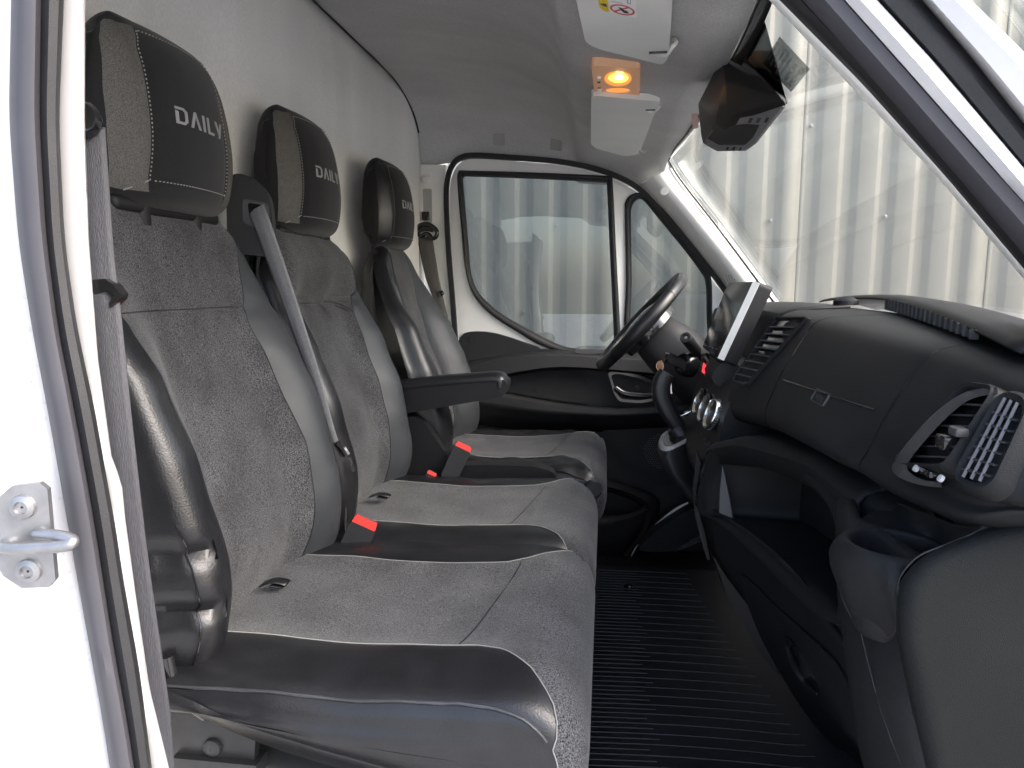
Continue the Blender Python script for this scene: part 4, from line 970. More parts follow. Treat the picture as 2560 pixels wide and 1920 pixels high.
rows = [[p + V(.05, 0, .0) for p in rl_], [p + V(.012, 0, 0) for p in rl_], [r.lerp(h, .12) + V(.002, 0, 0) for r, h in zip(rl_, hl_)], [r.lerp(h, .35) + V(-.003 - lipb(h), 0, 0) for r, h in zip(rl_, hl_)], [r.lerp(h, .6) + V(-.003 - lipb(h), 0, 0) for r, h in zip(rl_, hl_)], [r.lerp(h, .82) + V(-.001 - .5 * lipb(h), 0, 0) for r, h in zip(rl_, hl_)], [r.lerp(h, .95) + V(.003, 0, 0) for r, h in zip(rl_, hl_)], [p + V(.008, 0, 0) for p in hl_], [p + V(.06, -.01, 0) for p in hl_], [p + V(.13, -.02, .0) for p in hl_]]
mk('pocket_frame', *loftg(rows, closed=True), DP, dash, 60)
prism('pocket_back', [p + V(.128, -.02, 0) for p in hl_], (.004, 0, 0), M['black_plastic'], dash)
prism('pocket_lit_wedge', pix([(1806, 1166), (1800, 1225), (1798, 1282), (1832, 1296), (1824, 1250), (1814, 1200)], 1.165), (.002, .004, 0), M['grey_plastic'], dash, .0005)  # grey plate stands in for the lit part of the pocket wall
# shelf joining face and pocket
rows = []
for k in range(25):
    y = lerp(.738, 1.27, k / 24); x0 = xf(y); zz = zt(y)
    zl = interp([(.6, -.206), (.9, -.212), (1.15, -.240), (1.27, -.280)], y); x0 = max(x0, .188); zd = interp([(.6, -.182), (.72, -.182), (1.03, -.208), (1.3, -.25)], y)
    rows.append([V(.305, y, zd + .006), V(max(x0 + .03, .262), y, lerp(zd, zl, .55)), V(x0 + .014, y, zl + .002), V(x0 + .003, y, zl - .001), V(x0 - .003, y, zl - .009), V(x0 + .004, y, zl - .035)])
solid(mk('shelf', *loftg(rows), DP, dash, 50), .004, -1)
# lower panel sweeping forward to the footwell
rows = []
for z, dx, yl_ in ((-.375, -.004, 1.262), (-.385, -.003, 1.262), (-.395, .004, 1.262), (-.42, .010, 1.258), (-.46, .016, 1.25), (-.50, .03, 1.22), (-.55, .055, 1.17), (-.60, .085, 1.11), (-.66, .13, 1.06), (-.74, .20, 1.04), (-.88, .34, 1.04)):
    rows.append([V(xf(y) + dx, y, z) for y in [lerp(yl_, .60, k / 20) for k in range(21)]])
low = solid(mk('lower_panel', *loftg(rows), DP, dash, 50), .004, -1)
def lowx(y, z): return xf(y) + interp([(-.88, .34), (-.74, .20), (-.66, .13), (-.60, .085), (-.55, .055), (-.50, .03), (-.46, .016), (-.42, .01), (-.395, .004)], z)
def onl(u, v, off=0): return solve(u, v, lambda y, z: lowx(y, z) - off)
gp = [(1857, 1436), (1950, 1520), (2070, 1628), (2108, 1672), (2150, 1770), (2200, 1900), (2225, 1990), (2150, 1930), (2030, 1800), (1930, 1640), (1880, 1530)]
G = spline([V(a, b, 0) for a, b in gp], 5, True)
go = [onl(p.x, p.y) for p in G]; c = sum(go, V(0, 0, 0)) / len(go)
rows = [[p + V(.002, 0, 0) for p in go], [p + V(-.004, 0, .001) for p in [c + (p - c) * .99 for p in go]]] + [[onl2 for onl2 in [V(lowx(q.y, q.z) - .0055, q.y, q.z) for q in [c + (p - c) * s for p in go]]] for s in (.96, .8, .6, .4, .2, .02)]
mk('glove_box_lid', *loftg(rows, closed=True), BP, dash, 50)
hp = [(1962, 1592), (1985, 1610), (2020, 1670), (2045, 1722), (2036, 1722), (2004, 1690), (1975, 1640)]
hq = [onl(p.x, p.y, .008) for p in spline([V(a, b, 0) for a, b in hp], 4, True)]
prism('handle_recess', hq, (.002, 0, 0), M['gloss_black'], dash)
tube('lid_handle', [onl(p.x, p.y, .012) for p in spline([V(1968, 1618, 0), V(1984, 1660, 0), V(2010, 1703, 0), V(2042, 1735, 0)], 6)], .005, BP, dash, 8, scale=lambda t: .35 + .9 * math.sin(math.pi * min(1, t * .9 + .1)))
# rounded end of the dashboard facing the doorway
plan = spline([V(.30, .88, 0), V(.264, .82, 0), V(.245, .75, 0), V(.230, .69, 0), V(.221, .645, 0), V(.222, .61, 0), V(.231, .577, 0), V(.245, .556, 0), V(.27, .552, 0)], 5)
rows = []
for z, s in ((-.215, .012), (-.222, .004), (-.235, 0), (-.27, 0), (-.30, .002), (-.34, .006), (-.38, .012), (-.44, .024), (-.52, .05), (-.64, .10), (-.88, .2)):
    rows.append([V(p.x + s + (.022 * sstep(.69, .63, p.y) * sstep(-.31, -.285, z)), p.y, z) for p in plan])
solid(mk('end_panel', *loftg(rows), DP, dash, 50), .003, -1)
tube('panel_joint', [V(interp([(.556, .245), (.577, .231), (.61, .222), (.645, .221)], y_) + s_ - .0006, y_, z_) for y_, z_, s_ in [(.612, -.293, .001), (.606, -.31, .003), (.598, -.33, .005), (.590, -.35, .0075), (.580, -.37, .0105), (.572, -.39, .014), (.566, -.42, .020)]], .0007, M['rubber'], dash, 5)
sp_ = [(2620, 1312), (2560, 1321), (2470, 1345), (2388, 1378), (2324, 1412), (2287, 1448), (2268, 1482), (2259, 1546), (2262, 1620), (2290, 1760), (2325, 1920), (2350, 2040), (2900, 2040), (2900, 1290), (2700, 1296)]
side = [at(p.x, p.y, .5455) for p in spline([V(a, b, 0) for a, b in sp_[:12]], 4)] + pix(sp_[12:], .5455)
cS = V(.33, .5455, -.30); rows = []
for ins, dy in ((0, .014), (0, .009), (.0012, .006), (.004, .0024), (.009, .0004), (.016, 0)):
    rows.append([p + (cS - p).normalized() * ins + V(0, dy, 0) for p in side])
v_, f_ = loftg(rows, closed=True); nS = len(side)
cap_ = tessellate_polygon([rows[-1]]); f_ += [[(len(rows) - 1) * nS + q for q in t] for t in cap_]
mk('side_panel', v_, f_, M['dash_plastic_dimmed'], dash, 50)
# upper side of the dash end, above the side panel
prism('upper_side', pix([(2440, 1330), (2470, 1300), (2520, 1250), (2600, 1160), (2900, 1100), (2900, 1330), (2560, 1330)], .560), (0, .01, 0), DP, dash)
# cup holder moulding: rim, well and the bulge below it
CH = V(.247, .62, -.215); CRr = .0335
seam_l = [(2225, 1257, .72), (2152, 1300, .70), (2109, 1336, .67), (2091, 1372, .65), (2087, 1408, .64), (2095, 1459, .635), (2116, 1517, .625), (2142, 1564, .615), (2178, 1586, .605), (2210, 1593, .595), (2236, 1582, .585), (2245, 1542, .575), (2248, 1452, .566), (2261, 1427, .563), (2297, 1390, .561), (2366, 1361, .561), (2445, 1325, .562), (2384, 1312, .60), (2312, 1284, .65)]
sl_ = resample(spline([at(u, v, y) for u, v, y in seam_l], 6, True), 72, True)
# start both loops at the far back and run them the same way round
def ang(p): return math.atan2(p.y - CH.y, p.x - CH.x)
rimp = []
for p in sl_:
    d = V(p.x - CH.x, p.y - CH.y, 0)
    rimp.append(d.normalized() if d.length > 1e-6 else V(1, 0, 0))
# spread the rim points evenly by travelled length of the outer seam
a0_ = ang(sl_[0]); turn = 0; prev = a0_; acc = [0]
for p in sl_[1:]:
    da = (ang(p) - prev + math.pi) % (2 * math.pi) - math.pi; turn += da; acc.append(turn); prev = ang(p)
sgn = 1 if turn > 0 else -1
angs = [lerp(a0_ + acc[k], a0_ + sgn * 2 * math.pi * k / 72, .75) for k in range(72)]
def rl(r, z): return [V(CH.x + r * math.cos(a), CH.y + r * math.sin(a), z) for a in angs]
rows = [rl(.0005, -.296), rl(.026, -.295), rl(.0305, -.285), rl(.0330, -.225), rl(CRr, -.2185), rl(.0345, -.2160), rl(.0362, -.2148)]
lipl = rl(.0395, -.2150)
for t in (0, .12, .3, .5, .7, .86, .95, 1):
    row = []
    for a, p in zip(lipl, sl_):
        q = a.lerp(p, t); drop = max(0, a.z - p.z); out = V(q.x - .262, q.y - .62, 0)
        b = math.sin(math.pi * t) * min(.010, drop * .22)
        if drop > .03: q.z = lerp(a.z, p.z, t ** 1.35)
        row.append(q + (out.normalized() * b if out.length > 1e-5 else V(0, 0, 0)))
    rows.append(row)
mk('cup_holder', *loftg(rows, closed=True), DP, dash, 60)
mk('cup_joint', *sweepg(sl_, circ(.0008, 5), None, True), M['rubber'], dash)
# firewall and far underside so that no daylight comes through
solid(mk('firewall', *loftg([[V(.50, y, -.18), V(.60, y, -.45), V(.72, y, -.70), V(.80, y, -.905)] for y in [.5 + 2.0 * k / 8 for k in range(9)]]), M['black_plastic'], body), .02)
solid(mk('cowl', *loftg([[V(.50, y, -.18), V(.62, y, -.12), V(.75, y, -.14), V(1.2, y, -.35), V(1.35, y, -1.3)] for y in [.42 + 2.16 * k / 8 for k in range(9)]]), M['paint_white_dimmed'], body), .02)
# driver's side lower dash
rows = []
for y in [1.72 + .70 * k / 14 for k in range(15)]:
    z0 = zt(y)
    rows.append([V(.335, y, z0 - .13), V(.285, y, z0 - .19), V(.270, y, z0 - .26), V(.29, y, z0 - .34), V(.36, y, z0 - .40), V(.55, y, z0 - .42)])
solid(mk('driver_lower_panel', *loftg(rows), BP, dash, 50), .004, -1)
# ---------------------------------------------------------------- centre stack
# side of the stack (facing the passenger) and front with the knobs
st0 = [at(u, v, 1.27) for u, v in [(1840, 975), (1856, 985), (1815, 1075), (1795, 1110), (1762, 1150), (1752, 1140), (1747, 1085), (1768, 1030), (1810, 1000)]]
pro = [V(.25, 0, -.165), V(.226, 0, -.185), V(.212, 0, -.225), V(.203, 0, -.275), V(.186, 0, -.300), V(.172, 0, -.330), V(.176, 0, -.355), V(.20, 0, -.39), V(.24, 0, -.42), V(.45, 0, -.42), V(.45, 0, -.165)]
mk('centre_stack', *prismg([V(p.x, 1.275, p.z) for p in pro], (0, .42, 0), .006, 3), BP, dash, 40)
# pillar that runs down from the stack to the floor
cp = [V(.178, 0, -.37), V(.196, 0, -.47), V(.23, 0, -.56), V(.29, 0, -.66), V(.36, 0, -.74), V(.5, 0, -.88), V(.55, 0, -.88), V(.5, 0, -.37)]
mk('stack_leg', *prismg([V(p.x, 1.268, p.z) for p in cp], (0, .30, 0), .006, 3), BP, dash, 40)
ch = [onp for onp in pix([(1742, 1130), (1752, 1160), (1740, 1230), (1745, 1270), (1752, 1300), (1762, 1330), (1775, 1400), (1768, 1400), (1750, 1340), (1738, 1290), (1732, 1230), (1738, 1170)], 1.285)]
prism('stack_edge', ch, (.004, .03, 0), M['black_plastic'], dash, .002)
# screen housing
sn, sf = 1.40, 1.625
A = at(1897, 703, sn); B = at(1803, 905, sn); Cc = at(1757, 868, sf); D = at(1822, 707, sf)
up_s = (A - B).normalized(); rt_s = (B - Cc).normalized(); n_s = rt_s.cross(up_s)
if n_s.x > 0: n_s = -n_s
scr = arc_round([B, A, D, Cc], .010)
tab = prism('touch_screen', scr, -n_s * .030, M['black_plastic'], dash, .004, 3)
cs = (A + B + Cc + D) / 4
prism('screen_glass', [cs + (p - cs) * .985 + n_s * .0006 for p in scr], n_s * .0012, M['screen'], tab)
e0 = [B.lerp(A, .03) + (Cc - B).normalized() * .002 + n_s * .001, B.lerp(A, .985) + (D - A).normalized() * .002 + n_s * .001]
w_ = (Cc - B).normalized() * .0085
ns2 = V(-.55, -.8, .25).normalized()
ns2 = V(-.35, -.85, .40); ns2 = (ns2 - up_s * ns2.dot(up_s)).normalized(); w2 = up_s.cross(ns2).normalized() * .0065
prism('sky_glint_strip', [p + V(-.002, -.004, 0) for p in (e0[0] - w2, e0[1] - w2, e0[1] + w2, e0[0] + w2)], ns2 * .002, M['satin'], tab, .0005)  # pale tilted strip stands in for the sky's glint on the screen edge
# dim marks on the glass
vw = [cs + (a - .5) * (A - D) + (b - .5) * (A - B) * .9 + n_s * .0022 for a, b in ((.25, .30), (.85, .30), (.85, .92), (.25, .92))]
prism('display', vw, n_s * .0002, mat('display_off', (.035, .04, .04), .15, spec=.5), tab)
for k in range(5):
    c = cs + (k / 4 * .6 - .28) * (A - D) - .40 * (A - B) + n_s * .0024
    box('touch_key', c, (.0008, .012, .0008), M['symbol_grey'], tab)
# body below the screen
b2 = [at(u, v, 1.405) for u, v in [(1800, 908), (1838, 905), (1872, 940), (1866, 956), (1818, 976), (1786, 960), (1778, 940)]]
prism('screen_bracket', arc_round(b2, .006), (.004, .21, 0), M['black_plastic'], dash, .005, 3)
bb = [at(1756, 886, 1.60), at(1800, 936, 1.43), at(1786, 958, 1.43), at(1752, 930, 1.60)]
bar = prism('button_bar', [p + V(-.003, 0, 0) for p in bb], (.012, 0, .004), M['gloss_black'], dash, .002)
def on_bar(a, b): return bb[0].lerp(bb[1], a).lerp(bb[3].lerp(bb[2], a), b) + V(-.0045, 0, .001)
prism('hazard_button', [on_bar(.28, .25), on_bar(.44, .25), on_bar(.44, .85), on_bar(.28, .85)], (-.002, 0, .0006), M['red_light'], bar, .0005)
for k, tt in enumerate(('P', 'A', 'E', 'B')[:0]): pass
for a in (.12, .54, .66, .80, .92):
    prism('button_mark', [on_bar(a - .02, .42), on_bar(a + .02, .42), on_bar(a + .02, .62), on_bar(a - .02, .62)], (-.0006, 0, .0003), M['symbol_grey'], bar)
# three climate knobs
kx = V(-.93, -.12, .34).normalized()
for i, (u, v, y) in enumerate(((1782, 1036, 1.345), (1766, 1021, 1.435), (1752, 1005, 1.525))):
    c = at(u, v, y); kb = mk('climate_knob', *latheg(c, kx, [(.0255, -.034), (.0255, -.008), (.0285, -.007), (.0290, -.004), (.0290, .004), (.0278, .006)], 40), M['black_plastic'], dash, 40)
    mk('knob_ring', *latheg(c, kx, [(.0288, -.005), (.0300, -.004), (.0302, .003), (.0290, .0065), (.0265, .0065), (.0255, .004), (.0235, .002), (.0230, -.004)], 44), M['chrome'], kb, 30)
    mk('knob_face', *latheg(c, kx, [(.0245, -.001), (.020, -.001), (.012, -.0005), (.0001, -.0005)], 30), M['black_plastic'], kb)
    gr = MB()
    for k in range(36):
        a = 2 * math.pi * k / 36; X_, U_, N_ = frame_axes(kx)
        gr.add(*boxg(c + (X_ * math.cos(a) + U_ * math.sin(a)) * .0300 + kx * -.0005, (.0012, .0012, .005), kx.to_track_quat('Z', 'Y').to_matrix()))
    stuff(gr.build('knurling', M['steel'], kb))
# switches under the knobs
for k in range(4):
    p = at(1754 + k * 8, 1080 + k * 12, 1.54 - .065 * k)
    sw = box('toggle_switch', p + V(-.004, 0, 0), (.010, .055, .026), M['black_plastic'], dash, Matrix.Rotation(R(-18), 3, 'Y'), .002)
    box('switch_mark', p + V(-.0105, 0, .004), (.0008, .010, .006), M['symbol_grey'], sw, Matrix.Rotation(R(-18), 3, 'Y'))
# ================================================================ steering wheel and column
wc = at(1602, 806, 1.95); e1 = V(.66, 0, .75).normalized(); e2 = V(0, 1, 0); wn = V(-.75, 0, .66).normalized(); WR = .153
sw = thing('steering_wheel', 'black leather steering wheel with column stalk in front of the driver seat', 'steering wheel', wc)
def wp(a, r=WR, h=0): return wc + (e1 * math.cos(a) + e2 * -math.sin(a)) * r + wn * h
ring = [wp(2 * math.pi * k / 72) for k in range(72)]
rows = []
for k in range(72):
    a = 2 * math.pi * k / 72; rad = (e1 * math.cos(a) - e2 * math.sin(a)); fat = 1 + .12 * math.cos(2 * a) ** 2
    rows.append([wp(a) + rad * .0145 * fat * math.cos(b) + wn * .0165 * fat * math.sin(b) for b in [2 * math.pi * q / 14 for q in range(14)]])
mk('rim', *loftg(rows, closed=True, wrap=True), M['leather'], sw, 60)
for a in (R(50), R(130), R(230), R(310)):
    mk('rim_seam', *loftg([[wp(a + d) + (e1 * math.cos(a) - e2 * math.sin(a)) * .0166 * math.cos(b) + wn * .0186 * math.sin(b) for b in [2 * math.pi * q / 14 for q in range(15)]] for d in (-.006, .006)]), M['gloss_black'], sw, 60)
mk('airbag_hub', *latheg(wc - wn * .012, wn, [(.085, -.03), (.088, -.008), (.080, .012), (.06, .022), (.03, .027), (.001, .028)], 36), M['gloss_black'], sw, 60)
for a, w in ((R(90), .045), (R(270), .045), (R(180), .05)):
    c0, c1 = wp(a, .06, -.008), wp(a, WR - .006, 0)
    d = (c1 - c0).normalized(); s_ = d.cross(wn).normalized()
    rows = [[p + s_ * w_ * .5 * math.cos(b) + wn * .012 * math.sin(b) for b in [2 * math.pi * q / 12 for q in range(12)]] for p, w_ in ((c0, w * 1.3), (c0.lerp(c1, .5), w), (c1, w * 1.15))]
    mk('spoke', *loftg(rows, closed=True), M['black_plastic'], sw, 60)
# control pad on the near spoke and silver flash on the lower rim
cp_ = wp(R(100), .115, .010)
prism('spoke_buttons', arc_round([cp_ + e1 * a + e2 * b for a, b in ((-.022, -.02), (.030, -.012), (.034, .012), (-.016, .02))], .01), wn * .006, M['black_plastic'], sw, .002)
mk('rim_insert' if True else '', *sweepg([wp(R(170) + R(18) * k / 8, WR - .008, .009) for k in range(9)], circ(.006, 8), None), M['steel'], sw, 60)
# column shroud
col_ax = -wn
rows = []
for h, r1, r2 in ((.03, .055, .050), (.05, .072, .066), (.09, .082, .074), (.16, .088, .082), (.24, .09, .085)):
    c = wc + col_ax * h; sv = V(0, 1, 0); uv = e1
    rows.append([c + sv * r1 * math.copysign(abs(math.cos(b)) ** .7, math.cos(b)) + uv * r2 * math.copysign(abs(math.sin(b)) ** .7, math.sin(b)) for b in [2 * math.pi * q / 28 for q in range(28)]])
mk('column_shroud', *loftg(rows, closed=True, caps=True), M['door_plastic'], sw, 50)
sa, sb = at(1714, 843, 1.73), at(1748, 888, 1.83)
ax_ = (sa - sb).normalized()
stk_ = mk('column_stalk', *latheg(sb, ax_, [(.008, -.02), (.009, .02), (.0135, .03), (.0145, (sa - sb).length - .012), (.0140, (sa - sb).length - .002), (.0125, (sa - sb).length), (.0075, (sa - sb).length), (.007, (sa - sb).length - .003), (.0005, (sa - sb).length - .003)], 22), M['door_plastic'], sw, 40)
mk('stalk_symbol', *latheg(sa - ax_ * .003, ax_, [(.0042, 0), (.0038, .0012), (.0005, .0014)], 12), M['symbol_grey'], stk_)
# ignition barrel and key
ip = at(1706, 908, 1.79)
ib = mk('ignition_lock', *latheg(ip, V(-.72, -.62, .3), [(.030, -.03), (.029, -.004), (.024, .002), (.017, .003), (.016, 0), (.001, 0)], 26), M['gloss_black'], sw, 40)
key = thing('car_key', 'black folding car key with metal edge stuck in the ignition', 'key', at(1668, 908, 1.74))
ka, kb_ = at(1662, 893, 1.735), at(1706, 910, 1.775); kd = (kb_ - ka).normalized(); ku = V(0, 0, 1); ku = (ku - kd * ku.dot(kd)).normalized(); kn_ = kd.cross(ku)
prism('fob', arc_round([ka - ku * .012, kb_ - ku * .012, kb_ + ku * .006, ka + ku * .008], .005), kn_ * .014, M['gloss_black'], key, .003, 3)
prism('fob_edge', arc_round([ka + ku * .007 - kd * .002, kb_.lerp(ka, .2) + ku * .0055, kb_.lerp(ka, .2) + ku * .0095, ka + ku * .012 - kd * .002], .002), kn_ * .014, M['chrome'], key, .001)
rg = at(1650, 915, 1.735)
mk('key_ring', *sweepg([rg + V(.008 * math.cos(a), .003 * math.sin(a), .011 * math.sin(a)) for a in [2 * math.pi * k / 24 for k in range(24)]], circ(.0014, 6), None, True), mat('copper', (.62, .35, .22), .3, metal=1), key)
prism('key_tag', arc_round(pix([(1644, 905), (1654, 900), (1657, 922), (1650, 928), (1645, 922)], 1.732), .003), (.001, .004, 0), M['copper'], key, .001)
# ================================================================ gear lever on its console
gear = thing('gear_lever', 'black perforated leather gear lever on a raised console beside the dashboard', 'gear lever', at(1700, 1180, 1.60))
GYc = 1.60
lev = spline(pix([(1668, 932), (1658, 948), (1653, 966), (1654, 988), (1664, 1014), (1680, 1042), (1698, 1070)], GYc), 6)
pf = [(.026 * math.copysign(abs(math.cos(b)) ** .6, math.cos(b)) * .62, .0165 * math.copysign(abs(math.sin(b)) ** .6, math.sin(b))) for b in [2 * math.pi * q / 20 for q in range(20)]]
lv = mk('grip', *sweepg(lev, pf, (0, 1, 0), scale=lambda t: .92 + .36 * math.sin(math.pi * min(1, .2 + t * .75))), M['leather'], gear, 60)
mk('grip_seam', *sweepg([p + V(.004, -.0165, 0) for p in lev[2:-2]], circ(.0012, 5), None), M['gloss_black'], lv)
prism('release_button', pix([(1674, 960), (1679, 958), (1680, 985), (1676, 984)], GYc - .012), (.002, .012, 0), M['chrome'], lv, .001)
sk = spline(pix([(1682, 1068), (1696, 1082), (1704, 1096)], GYc), 4)
mk('boot', *sweepg(sk, circ(.022, 12), None, scale=lambda t: .75 + .7 * t), M['leather'], gear, 60)
# console: top ring, trim and body
topr = [(1650, 1108), (1652, 1090), (1672, 1074), (1706, 1058), (1744, 1042), (1764, 1050), (1752, 1078), (1716, 1098), (1680, 1116), (1660, 1118)]
def ztop(u, v, z): return atz(u, v, z)
T0 = [atz(p.x, p.y, -.335 + .0006 * (p.x - 1650) * .35) for p in spline([V(a, b, 0) for a, b in topr], 4, True)]
cT = sum(T0, V(0, 0, 0)) / len(T0)
rows = [[cT + (p - cT) * .80 + V(0, 0, -.004) for p in T0], [cT + (p - cT) * .90 + V(0, 0, 0) for p in T0], [cT + (p - cT) * 1.0 for p in T0], [cT + (p - cT) * 1.05 + V(0, 0, -.006) for p in T0]]
mk('console_trim', *loftg(rows, closed=True), M['trim_grey'], gear, 50)
prism('console_top', [cT + (p - cT) * .85 + V(0, 0, -.004) for p in T0], (0, 0, .003), M['gloss_black'], gear)
rows = [[cT + (p - cT) * 1.05 + V(0, 0, -.006) for p in T0], [cT + (p - cT) * 1.12 + V(0, 0, -.016) for p in T0], [cT + (p - cT) * 1.15 + V(.016, 0, -.05) for p in T0], [cT + (p - cT) * 1.1 + V(.05, 0, -.10) for p in T0], [cT + (p - cT) * 1.0 + V(.11, 0, -.16) for p in T0], [cT + (p - cT) * .9 + V(.2, 0, -.22) for p in T0]]
mk('console', *loftg(rows, closed=True), M['door_plastic'], gear, 50)
# thin rod beside the lever
tube('shift_rod', pix([(1690, 1046), (1740, 1022)], 1.66), .0026, M['chrome'], gear, 8)
mk('rod_collar', *latheg(at(1717, 1033, 1.66), (at(1740, 1022, 1.66) - at(1690, 1046, 1.66)), [(.0001, -.005), (.006, -.005), (.006, .005), (.0001, .005)], 12), M['chrome'], gear)
# ================================================================ floor mat
fm = thing('floor_mat', 'black ribbed rubber floor mat in front of the seats', 'floor mat', (.2, 1.4, -.905))
def matz(x, y): return -.898 + .05 * sstep(.36, .62, x) + .03 * sstep(.78, .66, y)
rows = [[V(x, y, matz(x, y)) for y in [.62 + 1.62 * k / 40 for k in range(41)]] for x in [-.06, .05, .2, .3, .36, .42, .48, .55, .62]]
solid(mk('sheet', *loftg(rows), M['mat_rubber'], fm, 60), .006)
rb = MB(); k = 0
y = .72
while y < 2.2:
    x1 = .36 + .10 * math.sin(y * 2) if k % 2 == 0 else .10 + .01 * (k % 3)
    bow = lambda x: y + .018 * math.sin((x + .05) * 5.5) * (.4 + .6 * sstep(2.2, .9, y))
    pth = [V(x, bow(x), matz(x, bow(x)) + .006) for x in [lerp(-.05, x1, q / 14) for q in range(15)]]
    rb.add(*sweepg(pth, [(-.0012, 0), (-.0006, .0016), (.0006, .0016), (.0012, 0)], (0, 1, 0)))
    y += .0172 + .0025 * (y > 1.5); k += 1
stuff(rb.build('ribs', M['mat_rib'], fm))
mk('fixing_stud', *latheg(atz(1572, 1468, -.892), (0, 0, 1), [(.016, -.006), (.015, .003), (.009, .008), (.001, .009)], 16), M['gloss_black'], fm)
prism('carpet_edge', pix([(1680, 1382), (1702, 1366), (1750, 1337), (1760, 1350), (1722, 1366)], 2.22), (.002, .01, -.004), M['carpet_grey'], body, .001)
prism('wheel_arch', pxs([(1600, 1376), (1604, 1362), (1640, 1330), (1700, 1288), (1740, 1272), (1770, 1300), (1765, 1350), (1690, 1376), (1640, 1380)], 2.28, 3), (0, .1, 0), M['door_plastic'], body, .01, 3)
# ================================================================ sun visors
def visor(label, pts, z, up_t, bar):
    P = [atz(u, v, z) for u, v in pts]
    root = thing('sun_visor', label, 'sun visor', sum(P, V(0, 0, 0)) / len(P), 'sun visors')
    vz = prism('visor_panel', arc_round(P, .022), (0, 0, up_t), M['visor_vinyl'], root, .006, 3)
    tube('hinge_rod', spline([atz(u, v, z + d) for u, v, d in bar], 5), .0038, M['trim_white'], root, 8)
    return root, vz
va_, vp_ = visor('near pale grey sun visor carrying a warning label, above the passenger side', [(1420, -260), (1440, 0), (1464, 108), (1500, 124), (1590, 146), (1655, 163), (1668, 150), (1673, 128), (1681, 0), (1690, -260)], .394, .020,
    [(1634, 131, .004), (1652, 138, .002), (1668, 134, .0), (1682, 116, .006), (1690, 104, .016), (1684, 98, .022)])
vb_, _ = visor('far pale grey sun visor beyond the ceiling lamp, above the driver side', [(1478, 238), (1560, 246), (1650, 254), (1648, 262), (1634, 290), (1598, 386), (1562, 391), (1492, 372), (1477, 360)], .411, .015,
    [(1612, 274, .004), (1630, 279, .001), (1643, 272, .003), (1654, 256, .016)])
mk('hinge_slot', *boxg(atz(1645, 131, .3935), (.030, .008, .002), None), M['gloss_black'], va_)
mk('hinge_slot', *boxg(atz(1626, 275, .4105), (.022, .008, .002), None), M['gloss_black'], vb_)
mk('visor_clip', *boxg(atz(1606, 376, .413), (.020, .02, .014), None, .003), M['trim_grey'], vb_)
# warning label printed on the near visor
lb = tag(prism('warning_label', [atz(u, v, .3935) for u, v in [(1518, -70), (1586, -70), (1592, 45), (1523, 30)]], (0, 0, .0004), M['sticker_white'], None), 'white and yellow warning label with a red prohibition ring on the near visor', 'label')
yl_ = [atz(u, v, .3933) for u, v in [(1490, -70), (1518, -70), (1518, 0), (1523, 31), (1509, 27), (1500, 19), (1495, 0)]]
prism('yellow_field', yl_, (0, 0, .0004), M['sticker_yellow'], lb)
prism('warning_mark', [atz(u, v, .3930) for u, v in [(1499, 10), (1514, 9), (1519, 18), (1510, 16)]], (0, 0, .0002), M['print_dark'], lb)
re_ = [V(1556 + 31 * math.cos(a), 25 + 12.5 * math.sin(a) + 6.0 * math.cos(a), 0) for a in [2 * math.pi * k / 36 for k in range(36)]]
ri_ = [V(1556 + 26 * math.cos(a), 25 + 9.6 * math.sin(a) + 5.0 * math.cos(a), 0) for a in [2 * math.pi * k / 36 for k in range(36)]]
mk('prohibition_ring', *frameg([atz(p.x, p.y, .3932) for p in re_], [atz(p.x, p.y, .3932) for p in ri_], V(0, 0, .0002)), M['sticker_red'], lb)
prism('prohibition_bar', [atz(u, v, .3931) for u, v in [(1536, 27), (1540, 29.5), (1574, 20), (1569, 18)]], (0, 0, .0002), M['sticker_red'], lb)
prism('child_seat_figure', [atz(u, v, .39305) for u, v in [(1545, 18), (1557, 21), (1560, 26), (1567, 27), (1573, 34), (1560, 33), (1553, 26)]], (0, 0, .00015), M['print_dark'], lb)
for q in ([(1567, -2), (1570, -2), (1571, 9), (1568, 8)], [(1568, 8), (1577, 9.5), (1577, 11), (1568, 9.5)], [(1575, -2), (1577, -2), (1577, 10), (1575, 9)], [(1530, 3), (1556, 8), (1556, 9.4), (1530, 4.4)]):
    prism('pictogram_line', [atz(u, v, .3932) for u, v in q], (0, 0, .0001), M['print_blue'], lb)
# ================================================================ ceiling lamp
lamp = thing('ceiling_lamp', 'small square ceiling lamp glowing orange between the sun visors', 'lamp', atz(1545, 200, .41))
LP = arc_round([atz(u, v, .420) for u, v in [(1479, 164), (1601, 170), (1598, 242), (1486, 238)]], .010)
plt = prism('lamp_plate', LP, (0, 0, .016), M['lamp_plate'], lamp, .004, 3)
def ell(cu, cv, rx, ry, z, n=28, tl=0): return [atz(cu + rx * math.cos(a), cv + ry * math.sin(a) + tl * math.cos(a), z) for a in [2 * math.pi * k / n for k in range(n)]]
prism('lamp_lens', ell(1545, 197, 34, 19, .4195), (0, 0, .0006), M['lamp_lens'], plt)
bl = ell(1546, 195, 25, 11.5, .4188, tl=0); cb = sum(bl, V(0, 0, 0)) / len(bl)
mk('lamp_glow', *loftg([[p for p in bl], [cb + (p - cb) * .85 + V(0, 0, -.0022) for p in bl], [cb + (p - cb) * .5 + V(0, 0, -.0034) for p in bl], [cb + (p - cb) * .02 + V(0, 0, -.0038) for p in bl]], closed=True), M['lamp_bulb'], plt, 80)
cr_ = ell(1548, 194.5, 11, 5, .4148); prism('lamp_core', cr_, (0, 0, .0004), M['lamp_core'], plt)
prism('lamp_reflector', ell(1545, 226, 30, 5.5, .4193), (0, 0, .0004), M['lamp_lens'], plt)
